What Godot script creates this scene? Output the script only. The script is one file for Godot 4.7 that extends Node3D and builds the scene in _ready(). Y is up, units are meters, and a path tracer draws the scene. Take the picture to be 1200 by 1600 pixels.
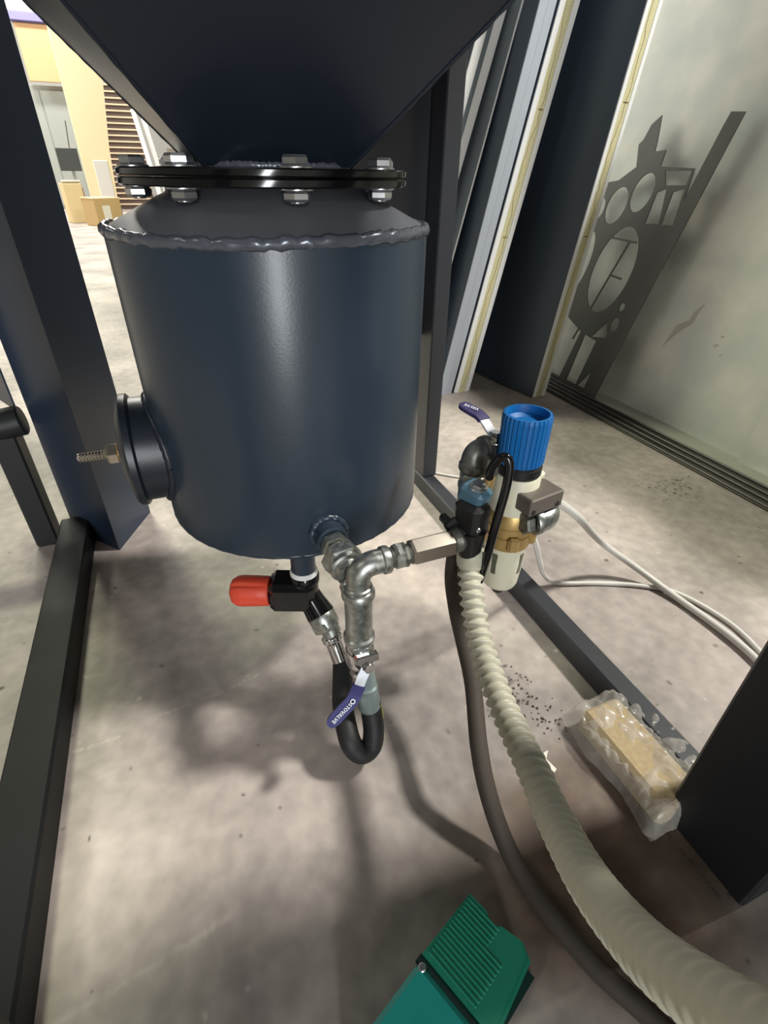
extends Node3D
# A small sandblasting machine on a workshop floor, seen from just under its hopper flange. Metres, y up.

var M := {}

# ---------------------------------------------------------------- mesh helpers
func S() -> SurfaceTool:
	var st := SurfaceTool.new()
	st.begin(Mesh.PRIMITIVE_TRIANGLES)
	return st

func tri(st: SurfaceTool, a: Vector3, b: Vector3, c: Vector3, g: int) -> void:
	# a, b, c run counter-clockwise as seen from outside
	st.set_smooth_group(g)
	st.add_vertex(a)
	st.set_smooth_group(g)
	st.add_vertex(c)
	st.set_smooth_group(g)
	st.add_vertex(b)

func quad(st: SurfaceTool, a: Vector3, b: Vector3, c: Vector3, d: Vector3, g: int) -> void:
	tri(st, a, b, c, g)
	tri(st, a, c, d, g)

func tri_out(st: SurfaceTool, a: Vector3, b: Vector3, c: Vector3, o: Vector3) -> void:
	if (b - a).cross(c - a).dot((a + b + c) / 3.0 - o) < 0.0:
		tri(st, a, c, b, -1)
	else:
		tri(st, a, b, c, -1)

func done(st: SurfaceTool) -> ArrayMesh:
	st.generate_normals()
	st.index()
	return st.commit()

func add_box(st: SurfaceTool, xf: Transform3D, size: Vector3, bev := 0.003) -> void:
	var h := size * 0.5
	bev = minf(bev, minf(h.x, minf(h.y, h.z)) * 0.8)
	var v := func(axis: int, s: Vector3) -> Vector3:
		var p := Vector3(s.x * h.x, s.y * h.y, s.z * h.z)
		for k in 3:
			if k != axis:
				p[k] -= s[k] * bev
		return xf * p
	var o := xf.origin
	for a in 3:
		var b := (a + 1) % 3
		var c := (a + 2) % 3
		for sa in [-1.0, 1.0]:
			var q := []
			for bc in [[-1.0, -1.0], [1.0, -1.0], [1.0, 1.0], [-1.0, 1.0]]:
				var s := Vector3()
				s[a] = sa
				s[b] = bc[0]
				s[c] = bc[1]
				q.append(v.call(a, s))
			tri_out(st, q[0], q[1], q[2], o)
			tri_out(st, q[0], q[2], q[3], o)
			for sb in [-1.0, 1.0]:
				var s0 := Vector3()
				s0[a] = sa
				s0[b] = sb
				s0[c] = -1.0
				var s1 := s0
				s1[c] = 1.0
				var e0: Vector3 = v.call(a, s0)
				var e1: Vector3 = v.call(a, s1)
				var f0: Vector3 = v.call(b, s0)
				var f1: Vector3 = v.call(b, s1)
				tri_out(st, e0, e1, f1, o)
				tri_out(st, e0, f1, f0, o)
	for sx in [-1.0, 1.0]:
		for sy in [-1.0, 1.0]:
			for sz in [-1.0, 1.0]:
				var s := Vector3(sx, sy, sz)
				tri_out(st, v.call(0, s), v.call(1, s), v.call(2, s), o)

func box(size: Vector3, at := Vector3.ZERO, bev := 0.003, turn := Basis()) -> ArrayMesh:
	var st := S()
	add_box(st, Transform3D(turn, at), size, bev)
	return done(st)

func frame_of(d: Vector3) -> Array:
	var u := d.cross(Vector3.UP if absf(d.y) < 0.9 else Vector3.BACK).normalized()
	return [u, d.cross(u).normalized()]

func add_lathe(st: SurfaceTool, A: Vector3, dir: Vector3, prof: Array, seg := 28, flat := false, phase := 0.0) -> void:
	# prof: [distance along the axis, radius] pairs
	var d := dir.normalized()
	var uv := frame_of(d)
	var u: Vector3 = uv[0]
	var v: Vector3 = uv[1]
	var g := 1
	for k in prof.size() - 1:
		if k > 0:
			var p0 := Vector2(prof[k][0] - prof[k - 1][0], prof[k][1] - prof[k - 1][1])
			var p1 := Vector2(prof[k + 1][0] - prof[k][0], prof[k + 1][1] - prof[k][1])
			if absf(p0.angle_to(p1)) > 0.6:
				g += 1
		for i in seg:
			var t0 := TAU * i / seg + phase
			var t1 := TAU * (i + 1) / seg + phase
			var c0 := u * cos(t0) + v * sin(t0)
			var c1 := u * cos(t1) + v * sin(t1)
			var a: Vector3 = A + d * prof[k][0] + c0 * prof[k][1]
			var b: Vector3 = A + d * prof[k][0] + c1 * prof[k][1]
			var c: Vector3 = A + d * prof[k + 1][0] + c1 * prof[k + 1][1]
			var e: Vector3 = A + d * prof[k + 1][0] + c0 * prof[k + 1][1]
			var gg := -1 if flat else g
			if prof[k][1] > 1e-6:
				tri(st, a, b, c, gg)
			if prof[k + 1][1] > 1e-6:
				tri(st, a, c, e, gg)

func lathe(A: Vector3, dir: Vector3, prof: Array, seg := 28, flat := false, phase := 0.0) -> ArrayMesh:
	var st := S()
	add_lathe(st, A, dir, prof, seg, flat, phase)
	return done(st)

func rod(r: float, l: float, c := 0.0015) -> Array:
	return [[0.0, 0.0], [0.0, r - c], [c, r], [l - c, r], [l, r - c], [l, 0.0]]

func add_hex(st: SurfaceTool, A: Vector3, B: Vector3, r: float, phase := 0.0) -> void:
	# a hexagon bar with turned (chamfered) ends; r is half the width over the corners
	var l := (B - A).length()
	var c := minf(0.003, l * 0.25)
	add_lathe(st, A, B - A, [[0.0, 0.0], [0.0, r * 0.86], [c, r], [l - c, r], [l, r * 0.86], [l, 0.0]], 6, true, phase)

func smooth_path(pts: Array, step: float) -> Array:
	var out := []
	for i in pts.size() - 1:
		var p0: Vector3 = pts[maxi(i - 1, 0)]
		var p1: Vector3 = pts[i]
		var p2: Vector3 = pts[i + 1]
		var p3: Vector3 = pts[mini(i + 2, pts.size() - 1)]
		var n := maxi(2, int((p2 - p1).length() / step))
		for k in n:
			out.append(p1.cubic_interpolate(p2, p0, p3, float(k) / n))
	out.append(pts[-1])
	return out

func add_sweep(st: SurfaceTool, path: Array, radius: Callable, seg := 16, capped := true, squash := 1.0) -> void:
	# radius(distance along the path, angle) -> metres
	var n := path.size()
	var rings := []
	var t: Vector3 = (path[1] - path[0]).normalized()
	var u: Vector3 = frame_of(t)[0]
	var s := 0.0
	for k in n:
		if k > 0:
			s += (path[k] - path[k - 1]).length()
		var t2: Vector3 = (path[mini(k + 1, n - 1)] - path[maxi(k - 1, 0)]).normalized()
		u = (u - t2 * u.dot(t2)).normalized()
		var v := t2.cross(u)
		var ring := []
		for i in seg:
			var a := TAU * i / seg
			ring.append(path[k] + (u * cos(a) + v * sin(a) * squash) * radius.call(s, a))
		rings.append(ring)
	for k in n - 1:
		for i in seg:
			var j := (i + 1) % seg
			quad(st, rings[k][i], rings[k][j], rings[k + 1][j], rings[k + 1][i], 0)
	if capped:
		for i in seg:
			var j := (i + 1) % seg
			tri(st, path[0], rings[0][j], rings[0][i], 9)
			tri(st, path[n - 1], rings[n - 1][i], rings[n - 1][j], 10)

func sweep(pts: Array, r: float, step := 0.006, seg := 16) -> ArrayMesh:
	var st := S()
	add_sweep(st, smooth_path(pts, step), func(_s, _a): return r, seg)
	return done(st)

func add_extrude(st: SurfaceTool, poly: PackedVector2Array, xf: Transform3D, depth: float, holes := []) -> void:
	# a plate: outline in the x-y plane of xf, half its thickness to either side; no holes (see CSG for those)
	if Geometry2D.is_polygon_clockwise(poly):
		poly.reverse()
	var idx := Geometry2D.triangulate_polygon(poly)
	var h := depth * 0.5
	var flip := xf.basis.determinant() < 0.0
	for k in range(0, idx.size(), 3):
		var a := poly[idx[k]]
		var b := poly[idx[k + 1]]
		var c := poly[idx[k + 2]]
		if (b - a).cross(c - a) < 0.0:
			var w := b
			b = c
			c = w
		for z in [h, -h]:
			var A := xf * Vector3(a.x, a.y, z)
			var B := xf * Vector3(b.x, b.y, z)
			var C := xf * Vector3(c.x, c.y, z)
			if (z > 0.0) != flip:
				tri(st, A, B, C, -1)
			else:
				tri(st, A, C, B, -1)
	for k in poly.size():
		var a := poly[k]
		var b := poly[(k + 1) % poly.size()]
		var q := [xf * Vector3(a.x, a.y, -h), xf * Vector3(b.x, b.y, -h), xf * Vector3(b.x, b.y, h), xf * Vector3(a.x, a.y, h)]
		if flip:
			quad(st, q[3], q[2], q[1], q[0], -1)
		else:
			quad(st, q[0], q[1], q[2], q[3], -1)

func extrude(poly: Array, xf: Transform3D, depth: float) -> ArrayMesh:
	var st := S()
	add_extrude(st, PackedVector2Array(poly), xf, depth)
	return done(st)

func strip(path: Array, up: Vector3, width: float, thick: float, round_end := true) -> ArrayMesh:
	# a bent flat bar, round at its far end; up is the side its broad face looks to
	var st := S()
	var pl := []
	for k in path.size():
		var t: Vector3 = (path[mini(k + 1, path.size() - 1)] - path[maxi(k - 1, 0)]).normalized()
		var w := t.cross(up).normalized()
		var n := w.cross(t).normalized()
		var hw := width * 0.5
		if round_end and k >= path.size() - 3:
			hw *= [0.97, 0.82, 0.45][k - path.size() + 3]
		pl.append([path[k] - w * hw - n * thick * 0.5, path[k] + w * hw - n * thick * 0.5, path[k] + w * hw + n * thick * 0.5, path[k] - w * hw + n * thick * 0.5, path[k]])
	for k in pl.size() - 1:
		for e in 4:
			var f := (e + 1) % 4
			quad(st, pl[k][f], pl[k][e], pl[k + 1][e], pl[k + 1][f], e + 1)
	var o: Vector3 = (path[0] + path[-1]) * 0.5
	for q in [pl[0], pl[-1]]:
		tri_out(st, q[0], q[1], q[2], o)
		tri_out(st, q[0], q[2], q[3], o)
	return done(st)

# ---------------------------------------------------------------- object helpers
func put(called: String, mesh: Mesh, m: Material, parent: Node = self) -> MeshInstance3D:
	var o := MeshInstance3D.new()
	o.name = called
	o.mesh = mesh
	o.material_override = m
	parent.add_child(o, true)
	return o

func tag(o: Node, label: String, category: String, group := "") -> Node:
	o.set_meta("label", label)
	o.set_meta("category", category)
	if group:
		o.set_meta("group", group)
	return o

func thing(called: String, label: String, category: String, group := "") -> Node3D:
	var o := Node3D.new()
	o.name = called
	add_child(o, true)
	tag(o, label, category, group)
	return o

func setting(called: String, mesh: Mesh, m: Material) -> MeshInstance3D:
	var o := put(called, mesh, m)
	o.set_meta("kind", "structure")
	return o

func noise_tex(seed_: int, freq: float, octaves: int, ramp: Array = [], as_normal := false, bump := 4.0, side := 512) -> NoiseTexture2D:
	var n := FastNoiseLite.new()
	n.seed = seed_
	n.frequency = freq
	n.fractal_octaves = octaves
	var t := NoiseTexture2D.new()
	t.width = side
	t.height = side
	t.seamless = true
	t.noise = n
	if as_normal:
		t.as_normal_map = true
		t.bump_strength = bump
	if ramp:
		var g := Gradient.new()
		g.offsets = PackedFloat32Array(ramp.map(func(r): return r[0]))
		g.colors = PackedColorArray(ramp.map(func(r): return r[1]))
		t.color_ramp = g
	return t

func mat(called: String, c: Color, rough: float, metal := 0.0, spec := 0.5) -> StandardMaterial3D:
	var m := StandardMaterial3D.new()
	m.resource_name = called
	m.albedo_color = c
	m.roughness = rough
	m.metallic = metal
	m.metallic_specular = spec
	M[called] = m
	return m

func tri_map(m: StandardMaterial3D, scale: float) -> void:
	m.uv1_triplanar = true
	m.uv1_scale = Vector3.ONE * scale

func grey(v: float) -> Color:
	return Color(v, v, v)

# ---------------------------------------------------------------- materials
func make_materials() -> void:
	var orange_peel := noise_tex(3, 0.05, 3, [], true, 1.2)
	var mottle := noise_tex(8, 0.02, 4, [[0.2, grey(0.75)], [0.8, grey(1.0)]])
	var navy := mat("navy_paint", Color8(43, 55, 68), 0.3)
	navy.normal_enabled = true
	navy.normal_texture = orange_peel
	navy.normal_scale = 0.25
	tri_map(navy, 9.0)
	var navy2 := mat("navy_satin", Color8(29, 36, 47), 0.36)
	navy2.normal_enabled = true
	navy2.normal_texture = orange_peel
	navy2.normal_scale = 0.2
	tri_map(navy2, 6.0)
	mat("blue_column", Color8(46, 58, 78), 0.36)
	mat("frame_black", Color8(25, 27, 31), 0.5)
	mat("rail_black", Color8(22, 23, 25), 0.6, 0.0, 0.35)
	mat("post_grey", Color8(50, 52, 57), 0.42)
	mat("shoulder_grey", Color8(96, 98, 104), 0.42)
	mat("black_gloss", Color8(14, 14, 16), 0.12)
	mat("black_plastic", Color8(24, 24, 26), 0.42)
	mat("rubber", Color8(30, 30, 32), 0.6)
	mat("old_rubber", Color8(66, 58, 50), 0.75)
	mat("weld", Color8(96, 100, 110), 0.24, 0.35)
	var galv := mat("galvanised", Color8(204, 208, 203), 0.34, 0.95)
	galv.albedo_texture = mottle
	galv.roughness_texture = noise_tex(12, 0.03, 4, [[0.2, grey(0.7)], [0.8, grey(1.0)]])
	galv.roughness = 0.42
	tri_map(galv, 8.0)
	var dullg := mat("cast_grey", Color8(150, 150, 144), 0.5, 0.85)
	dullg.albedo_texture = mottle
	tri_map(dullg, 9.0)
	mat("zinc", Color8(206, 208, 210), 0.32, 1.0)
	mat("bare_steel", Color8(216, 219, 226), 0.4, 0.4)
	mat("chrome", Color8(205, 205, 205), 0.12, 1.0)
	mat("stainless", Color8(190, 182, 170), 0.3, 1.0)
	mat("ferrule_green", Color8(150, 168, 168), 0.35, 0.6)
	mat("tape", Color8(226, 226, 224), 0.7)
	mat("red_plastic", Color8(230, 80, 54), 0.48)
	mat("handle_blue", Color8(25, 23, 96), 0.55)
	mat("handle_violet", Color8(58, 50, 96), 0.55)
	mat("print_white", Color8(215, 218, 230), 0.6)
	mat("knob_blue", Color8(0, 104, 174), 0.5)
	mat("cream", Color8(222, 218, 194), 0.42)
	mat("brass", Color8(192, 162, 104), 0.4, 0.6)
	mat("block_brown", Color8(120, 112, 104), 0.5, 0.5)
	mat("cap_blue", Color8(72, 106, 124), 0.45)
	mat("sight", Color8(96, 98, 82), 0.2)
	mat("hose_cream", Color8(200, 197, 178), 0.42)
	mat("hose_white", Color8(214, 212, 206), 0.5)
	mat("yellow_line", Color8(226, 220, 40), 0.6)
	var teal := mat("teal_paint", Color8(26, 158, 150), 0.4)
	teal.clearcoat_enabled = true
	teal.clearcoat = 0.2
	mat("teal_green", Color8(28, 136, 110), 0.5)
	mat("teal_dark", Color8(10, 50, 46), 0.6)
	var foam := mat("foam", Color8(182, 162, 126), 0.9)
	foam.albedo_texture = noise_tex(5, 0.03, 3, [[0.2, grey(0.93)], [0.8, grey(1.0)]])
	tri_map(foam, 5.0)
	var film := mat("film", Color(0.90, 0.88, 0.84, 0.30), 0.28)
	film.transparency = BaseMaterial3D.TRANSPARENCY_ALPHA
	film.metallic_specular = 0.7
	film.cull_mode = BaseMaterial3D.CULL_DISABLED
	# sheet steel: faint vertical rolling marks and soft stains
	var steel := mat("sheet_steel", Color8(246, 247, 244), 0.40, 0.28)
	steel.albedo_texture = noise_tex(21, 0.008, 4, [[0.15, Color8(226, 230, 228)], [0.5, Color8(238, 238, 234)], [0.85, Color8(252, 250, 244)]])
	steel.roughness_texture = noise_tex(22, 0.006, 3, [[0.2, grey(0.8)], [0.8, grey(1.0)]])
	tri_map(steel, 0.8)
	mat("stain_grey", Color8(206, 204, 194), 0.5, 0.25)
	mat("scrap_steel", Color8(112, 112, 110), 0.45, 0.85)
	mat("panel_dark", Color8(62, 74, 88), 0.36)
	mat("panel_grey", Color8(112, 122, 130), 0.45)
	mat("panel_white", Color8(246, 248, 248), 0.4)
	mat("panel_zinc", Color8(200, 208, 220), 0.4, 0.35)
	var wool := mat("mineral_wool", Color8(222, 218, 192), 0.95)
	wool.albedo_texture = noise_tex(31, 0.06, 4, [[0.2, Color8(222, 214, 172)], [0.5, Color8(248, 246, 226)], [0.85, Color8(255, 254, 246)]])
	tri_map(wool, 7.0)
	mat("wool_dark", Color8(122, 108, 66), 0.95)
	mat("track_dark", Color8(70, 66, 62), 0.5, 0.5)
	mat("ledge", Color8(170, 168, 158), 0.85)
	mat("wall_white", Color8(176, 176, 172), 0.9)
	mat("ceiling_grey", Color8(104, 106, 108), 0.9)
	mat("cardboard", Color8(196, 166, 116), 0.85)
	mat("cardboard_light", Color8(226, 206, 160), 0.85)
	mat("board_orange", Color8(200, 160, 118), 0.7)
	mat("sheet_yellow", Color8(234, 220, 180), 0.7)
	mat("cabinet_grey", Color8(150, 154, 150), 0.6)
	mat("screen_dark", Color8(58, 60, 60), 0.4)
	mat("plank_brown", Color8(92, 76, 70), 0.8)
	mat("plank_pale", Color8(226, 206, 176), 0.8)
	mat("white_paint", Color8(240, 240, 238), 0.5)
	mat("violet_band", Color8(120, 116, 172), 0.7)
	mat("red_box", Color8(186, 44, 56), 0.6)
	mat("tool_green", Color8(70, 160, 130), 0.6)
	mat("tool_grey", Color8(130, 122, 112), 0.6)
	mat("tool_blue", Color8(60, 110, 170), 0.6)
	mat("paper", Color8(232, 228, 214), 0.9)
	mat("grit", Color8(88, 74, 60), 0.95)
	mat("fitting", Color8(90, 92, 94), 0.5)
	var lamp := mat("lamp_face", Color(1, 1, 1), 0.6)
	lamp.emission_enabled = true
	lamp.emission = Color(1.0, 0.98, 0.94)
	lamp.emission_energy_multiplier = 3.0

func blotch(img: PackedByteArray, w: int, cx: float, cz: float, r: float, k: float, rnd: RandomNumberGenerator) -> void:
	var rx := r * rnd.randf_range(0.5, 1.4)
	var rz := r * rnd.randf_range(0.5, 1.4)
	for j in range(int(cz - rz), int(cz + rz) + 1):
		for i in range(int(cx - rx), int(cx + rx) + 1):
			var q := Vector2((i - cx) / rx, (j - cz) / rz).length()
			if q < 1.0:
				var at := (posmod(j, w) * w + posmod(i, w)) * 3
				var f := 1.0 + (k - 1.0) * (1.0 - q * q)
				for c in 3:
					img[at + c] = clampi(int(img[at + c] * f), 0, 255)

func stain(img: PackedByteArray, w: int, c: Vector2, r: float, k: Vector3, rnd: RandomNumberGenerator) -> void:
	var rx := r * rnd.randf_range(0.6, 1.3)
	var rz := r * rnd.randf_range(0.6, 1.3)
	for j in range(int(c.y - rz), int(c.y + rz) + 1):
		for i in range(int(c.x - rx), int(c.x + rx) + 1):
			var q := Vector2((i - c.x) / rx, (j - c.y) / rz).length()
			if q < 1.0:
				var at := (posmod(j, w) * w + posmod(i, w)) * 3
				var f := 1.0 - q * q
				for ch in 3:
					img[at + ch] = clampi(int(img[at + ch] * (1.0 + (k[ch] - 1.0) * f)), 0, 255)

func line(img: PackedByteArray, w: int, pts: Array, r: float, k: float, rnd: RandomNumberGenerator) -> void:
	# a scratch or crack along floor points given in metres
	for i in pts.size() - 1:
		var a: Vector2 = pts[i]
		var b: Vector2 = pts[i + 1]
		var n := int((b - a).length() * w / 4.0 / maxf(r * 0.5, 1.0)) + 1
		for t in n:
			var p := a.lerp(b, float(t) / n) * w / 4.0
			blotch(img, w, p.x + rnd.randf_range(-0.8, 0.8), p.y + rnd.randf_range(-0.8, 0.8), r * rnd.randf_range(0.6, 1.3), k, rnd)

func floor_material() -> StandardMaterial3D:
	var w := 1536
	var big := FastNoiseLite.new()
	big.seed = 41
	big.frequency = 0.0045
	big.fractal_octaves = 5
	var fine := FastNoiseLite.new()
	fine.seed = 42
	fine.frequency = 0.06
	fine.fractal_octaves = 3
	var A := big.get_seamless_image(w, w).get_data()
	var B := fine.get_seamless_image(w, w).get_data()
	var img := PackedByteArray()
	img.resize(w * w * 3)
	for i in w * w:
		var a := A[i] / 255.0
		var b := B[i] / 255.0
		var v := 0.90 + (a - 0.5) * 0.34 + (b - 0.5) * 0.16
		img[i * 3] = clampi(int(184.0 * v + 4.0 * a), 0, 255)
		img[i * 3 + 1] = clampi(int(175.0 * v), 0, 255)
		img[i * 3 + 2] = clampi(int(168.0 * v), 0, 255)
	var rnd := RandomNumberGenerator.new()
	rnd.seed = 7
	for k in 1100:   # specks and small pits
		blotch(img, w, rnd.randf() * w, rnd.randf() * w, rnd.randf_range(0.8, 2.2), rnd.randf_range(0.45, 0.8), rnd)
	for k in 420:    # pale dust spots
		blotch(img, w, rnd.randf() * w, rnd.randf() * w, rnd.randf_range(0.8, 2.5), rnd.randf_range(1.1, 1.35), rnd)
	for k in 90:     # soft stains
		blotch(img, w, rnd.randf() * w, rnd.randf() * w, rnd.randf_range(20, 70), rnd.randf_range(0.86, 1.08), rnd)
	# the pale scratch across the bay at the left and a thinner one behind it
	line(img, w, [Vector2(-0.30, -0.285), Vector2(-0.20, -0.297), Vector2(-0.08, -0.318)], 2.4, 1.03, rnd)
	line(img, w, [Vector2(-0.13, -0.306), Vector2(-0.075, -0.322)], 3.5, 1.035, rnd)
	line(img, w, [Vector2(-0.293, -0.640), Vector2(-0.216, -0.642)], 1.2, 1.08, rnd)
	line(img, w, [Vector2(-0.16, -0.662), Vector2(-0.05, -0.672), Vector2(0.03, -0.691)], 1.2, 1.07, rnd)
	line(img, w, [Vector2(0.525, -0.36), Vector2(0.527, -0.28), Vector2(0.528, -0.20), Vector2(0.53, -0.1)], 1.0, 0.82, rnd)
	for k in 60:     # dark grit spilt beside the corrugated hose
		blotch(img, w, (0.44 + rnd.randfn() * 0.02) * w / 4.0, (-0.50 + rnd.randfn() * 0.03) * w / 4.0, rnd.randf_range(1.0, 3.0), rnd.randf_range(0.45, 0.75), rnd)
	for k in 60:
		blotch(img, w, (1.33 + rnd.randfn() * 0.05) * w / 4.0, (-0.95 + rnd.randfn() * 0.03) * w / 4.0, rnd.randf_range(0.8, 2.2), rnd.randf_range(0.4, 0.7), rnd)
	for k in 90:     # damp brown stain plus painted-in shade, from the foam block to the pedal
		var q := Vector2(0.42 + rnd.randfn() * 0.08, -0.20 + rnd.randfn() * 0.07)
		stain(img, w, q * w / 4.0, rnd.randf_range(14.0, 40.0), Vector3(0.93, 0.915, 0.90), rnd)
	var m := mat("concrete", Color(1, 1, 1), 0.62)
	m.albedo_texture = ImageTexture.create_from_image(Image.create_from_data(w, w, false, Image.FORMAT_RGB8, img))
	m.normal_enabled = true
	m.normal_texture = noise_tex(44, 0.05, 4, [], true, 2.0)
	m.normal_scale = 0.25
	return m

func floor_mesh(x0: float, x1: float, z0: float, z1: float) -> ArrayMesh:
	var st := S()
	var c := [Vector3(x0, 0, z1), Vector3(x1, 0, z1), Vector3(x1, 0, z0), Vector3(x0, 0, z0)]
	for k in [0, 2, 1, 0, 3, 2]:
		var p: Vector3 = c[k]
		st.set_normal(Vector3.UP)
		st.set_uv(Vector2(p.x / 4.0, p.z / 4.0))
		st.add_vertex(p)
	for k in 4:
		var a: Vector3 = c[k]
		var b: Vector3 = c[(k + 1) % 4]
		var dn := Vector3(0, -0.2, 0)
		var n := (a + b) * 0.5 - Vector3((x0 + x1) * 0.5, 0, (z0 + z1) * 0.5)
		n = Vector3(signf(n.x), 0, 0) if absf(b.x - a.x) < 0.01 else Vector3(0, 0, signf(n.z))
		for p in [a, b + dn, b, a, a + dn, b + dn]:
			st.set_normal(n)
			st.set_uv(Vector2.ZERO)
			st.add_vertex(p)
	return st.commit()

# ---------------------------------------------------------------- lights
func lamp(x: float, z: float, energy: float, where: String, size := Vector2(1.2, 0.6), tint := Color(1.0, 0.985, 0.95)) -> void:
	var t := thing("ceiling_light", "white flat panel ceiling light " + where, "ceiling light", "ceiling lights of the hall")
	t.position = Vector3(x, 5.9, z)
	put("housing", box(Vector3(size.x + 0.06, 0.06, size.y + 0.06), Vector3(0, 0.04, 0)), M.fitting, t)
	put("diffuser", box(Vector3(size.x, 0.02, size.y), Vector3.ZERO, 0.002), M.lamp_face, t)
	var l := AreaLight3D.new()
	l.name = "panel_light"
	l.area_size = size
	l.light_energy = energy
	l.light_color = tint
	l.shadow_enabled = true
	l.set("area_range", 60.0)
	l.rotation_degrees.x = -90
	l.position.y = -0.03
	t.add_child(l)

func added_streak_panel() -> void:
	# added glowing panel behind the viewer, put in for the bright streak on the tank
	var t := thing("added_light_panel", "bright panel added in the wall behind the viewer to light the tank front", "added light")
	t.position = Vector3(-1.1, 1.7, 5.94)
	put("frame", box(Vector3(0.9, 3.3, 0.06), Vector3(0, 0, 0.02)), M.fitting, t)
	put("glow_panel", box(Vector3(0.7, 3.1, 0.02), Vector3(0, 0, -0.03), 0.002), M.lamp_face, t)
	var l := AreaLight3D.new()
	l.name = "streak_light"
	l.area_size = Vector2(0.7, 3.1)
	l.light_energy = 22.0
	l.light_color = Color(0.96, 0.98, 1.0)
	l.shadow_enabled = true
	l.set("area_range", 60.0)
	l.position.z = -0.06
	t.add_child(l)

func _ready() -> void:
	# camera
	var cam := Camera3D.new()
	cam.name = "camera"
	var up := Vector3(0.011632, 0.8354515, 0.54944107)   # world up in camera axes
	var right := Vector3(0.93121619, 0.19112761, -0.31033311)
	var back := Vector3(0.36428162, -0.51525822, 0.77576276)
	cam.transform = Transform3D(Basis(right, up, back).transposed(), Vector3(0, 0.8, 0))
	cam.fov = 2.0 * rad_to_deg(atan(800.0 / 803.0))
	cam.near = 0.02
	cam.far = 100.0
	add_child(cam)
	cam.current = true
	# air and exposure: a closed hall, so the sky only matters as the black beyond its walls
	var we := WorldEnvironment.new()
	we.name = "environment"
	var env := Environment.new()
	env.background_mode = Environment.BG_COLOR
	env.background_color = Color(0.02, 0.02, 0.02)
	env.tonemap_mode = Environment.TONE_MAPPER_LINEAR
	env.tonemap_exposure = 1.0
	env.sdfgi_enabled = true
	env.ssao_enabled = true
	env.ssil_enabled = true
	we.environment = env
	add_child(we)
	make_materials()
	# the hall's lamps
	lamp(4.4, 0.4, 68.0, "beyond the sheet metal partition, right of the machine", Vector2(0.7, 0.7))
	lamp(4.6, 4.6, 4.0, "beyond the partition, right of the viewer")
	lamp(-1.2, -5.0, 34.0, "nearest behind the machine", Vector2(0.7, 0.7), Color(0.98, 1.0, 0.88))
	lamp(-5.0, 0.5, 5.0, "left of the viewer")
	lamp(-1.6, -11.0, 34.0, "in the middle of the hall")
	lamp(-5.0, -11.0, 30.0, "left in the middle of the hall")
	lamp(-1.5, -14.5, 40.0, "by the far boxes")
	lamp(-5.0, -14.5, 30.0, "left of the far boxes")
	lamp(-1.5, -19.0, 30.0, "before the far wall")
	added_streak_panel()
	build_setting()
	build_machine()
	build_piping()
	build_regulator()
	build_hoses()
	build_floor_things()
	build_panels()
	build_far()

# ---------------------------------------------------------------- setting
func build_setting() -> void:
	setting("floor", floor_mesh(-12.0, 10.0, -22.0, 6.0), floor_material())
	setting("ceiling", box(Vector3(22.4, 0.2, 28.4), Vector3(-1.0, 6.1, -8.0)), M.ceiling_grey)
	setting("wall_right", box(Vector3(0.2, 6.2, 28.4), Vector3(10.1, 3.0, -8.0)), M.wall_white)
	setting("wall_left", box(Vector3(0.2, 6.2, 28.4), Vector3(-12.1, 3.0, -8.0)), M.wall_white)
	setting("wall_back", box(Vector3(22.0, 6.2, 0.2), Vector3(-1.0, 3.0, -22.1)), M.wall_white)
	setting("wall_front", box(Vector3(22.0, 6.2, 0.2), Vector3(-1.0, 3.0, 6.1)), M.wall_white)
	setting("wall_partition", box(Vector3(0.08, 1.35, 4.2), Vector3(1.98, 0.675, -2.0)), M.ledge)
	# floor track along the right-hand wall
	var t := thing("floor_track", "dark steel floor track running along the foot of the sheet metal wall", "track")
	put("bed", box(Vector3(0.115, 0.008, 6.0), Vector3(1.545, 0.003, -2.6), 0.002), M.track_dark, t)
	for x in [1.493, 1.528, 1.562, 1.598]:
		put("rib", box(Vector3(0.008, 0.012, 6.0), Vector3(x, 0.008, -2.6), 0.003), M.track_dark, t)
	setting("trim_1", box(Vector3(0.5, 0.012, 6.0), Vector3(1.86, 0.004, -2.6), 0.004), M.ledge)

# ---------------------------------------------------------------- machine
const C := Vector3(0.155, 0.0, -0.826)   # axis of the tank

func weld_ring(y: float, r: float, rr: float, amp: float, seed_: int, tilt := 0.0, rough := 0.2) -> ArrayMesh:
	var n := FastNoiseLite.new()
	n.seed = seed_
	n.frequency = 0.9
	var st := S()
	var path := []
	for k in 241:
		var a := TAU * k / 240.0
		var w := n.get_noise_2d(cos(a) * 30.0, sin(a) * 30.0)
		path.append(C + Vector3(sin(a) * (r + w * amp * 0.4), y + w * amp + tilt * sin(a * 3.0), cos(a) * (r + w * amp * 0.4)))
	add_sweep(st, path, func(s, _a): return rr * (1.0 + rough * sin(s * 900.0) + 1.4 * rough * n.get_noise_1d(s * 140.0)), 8, false)
	return done(st)

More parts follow.
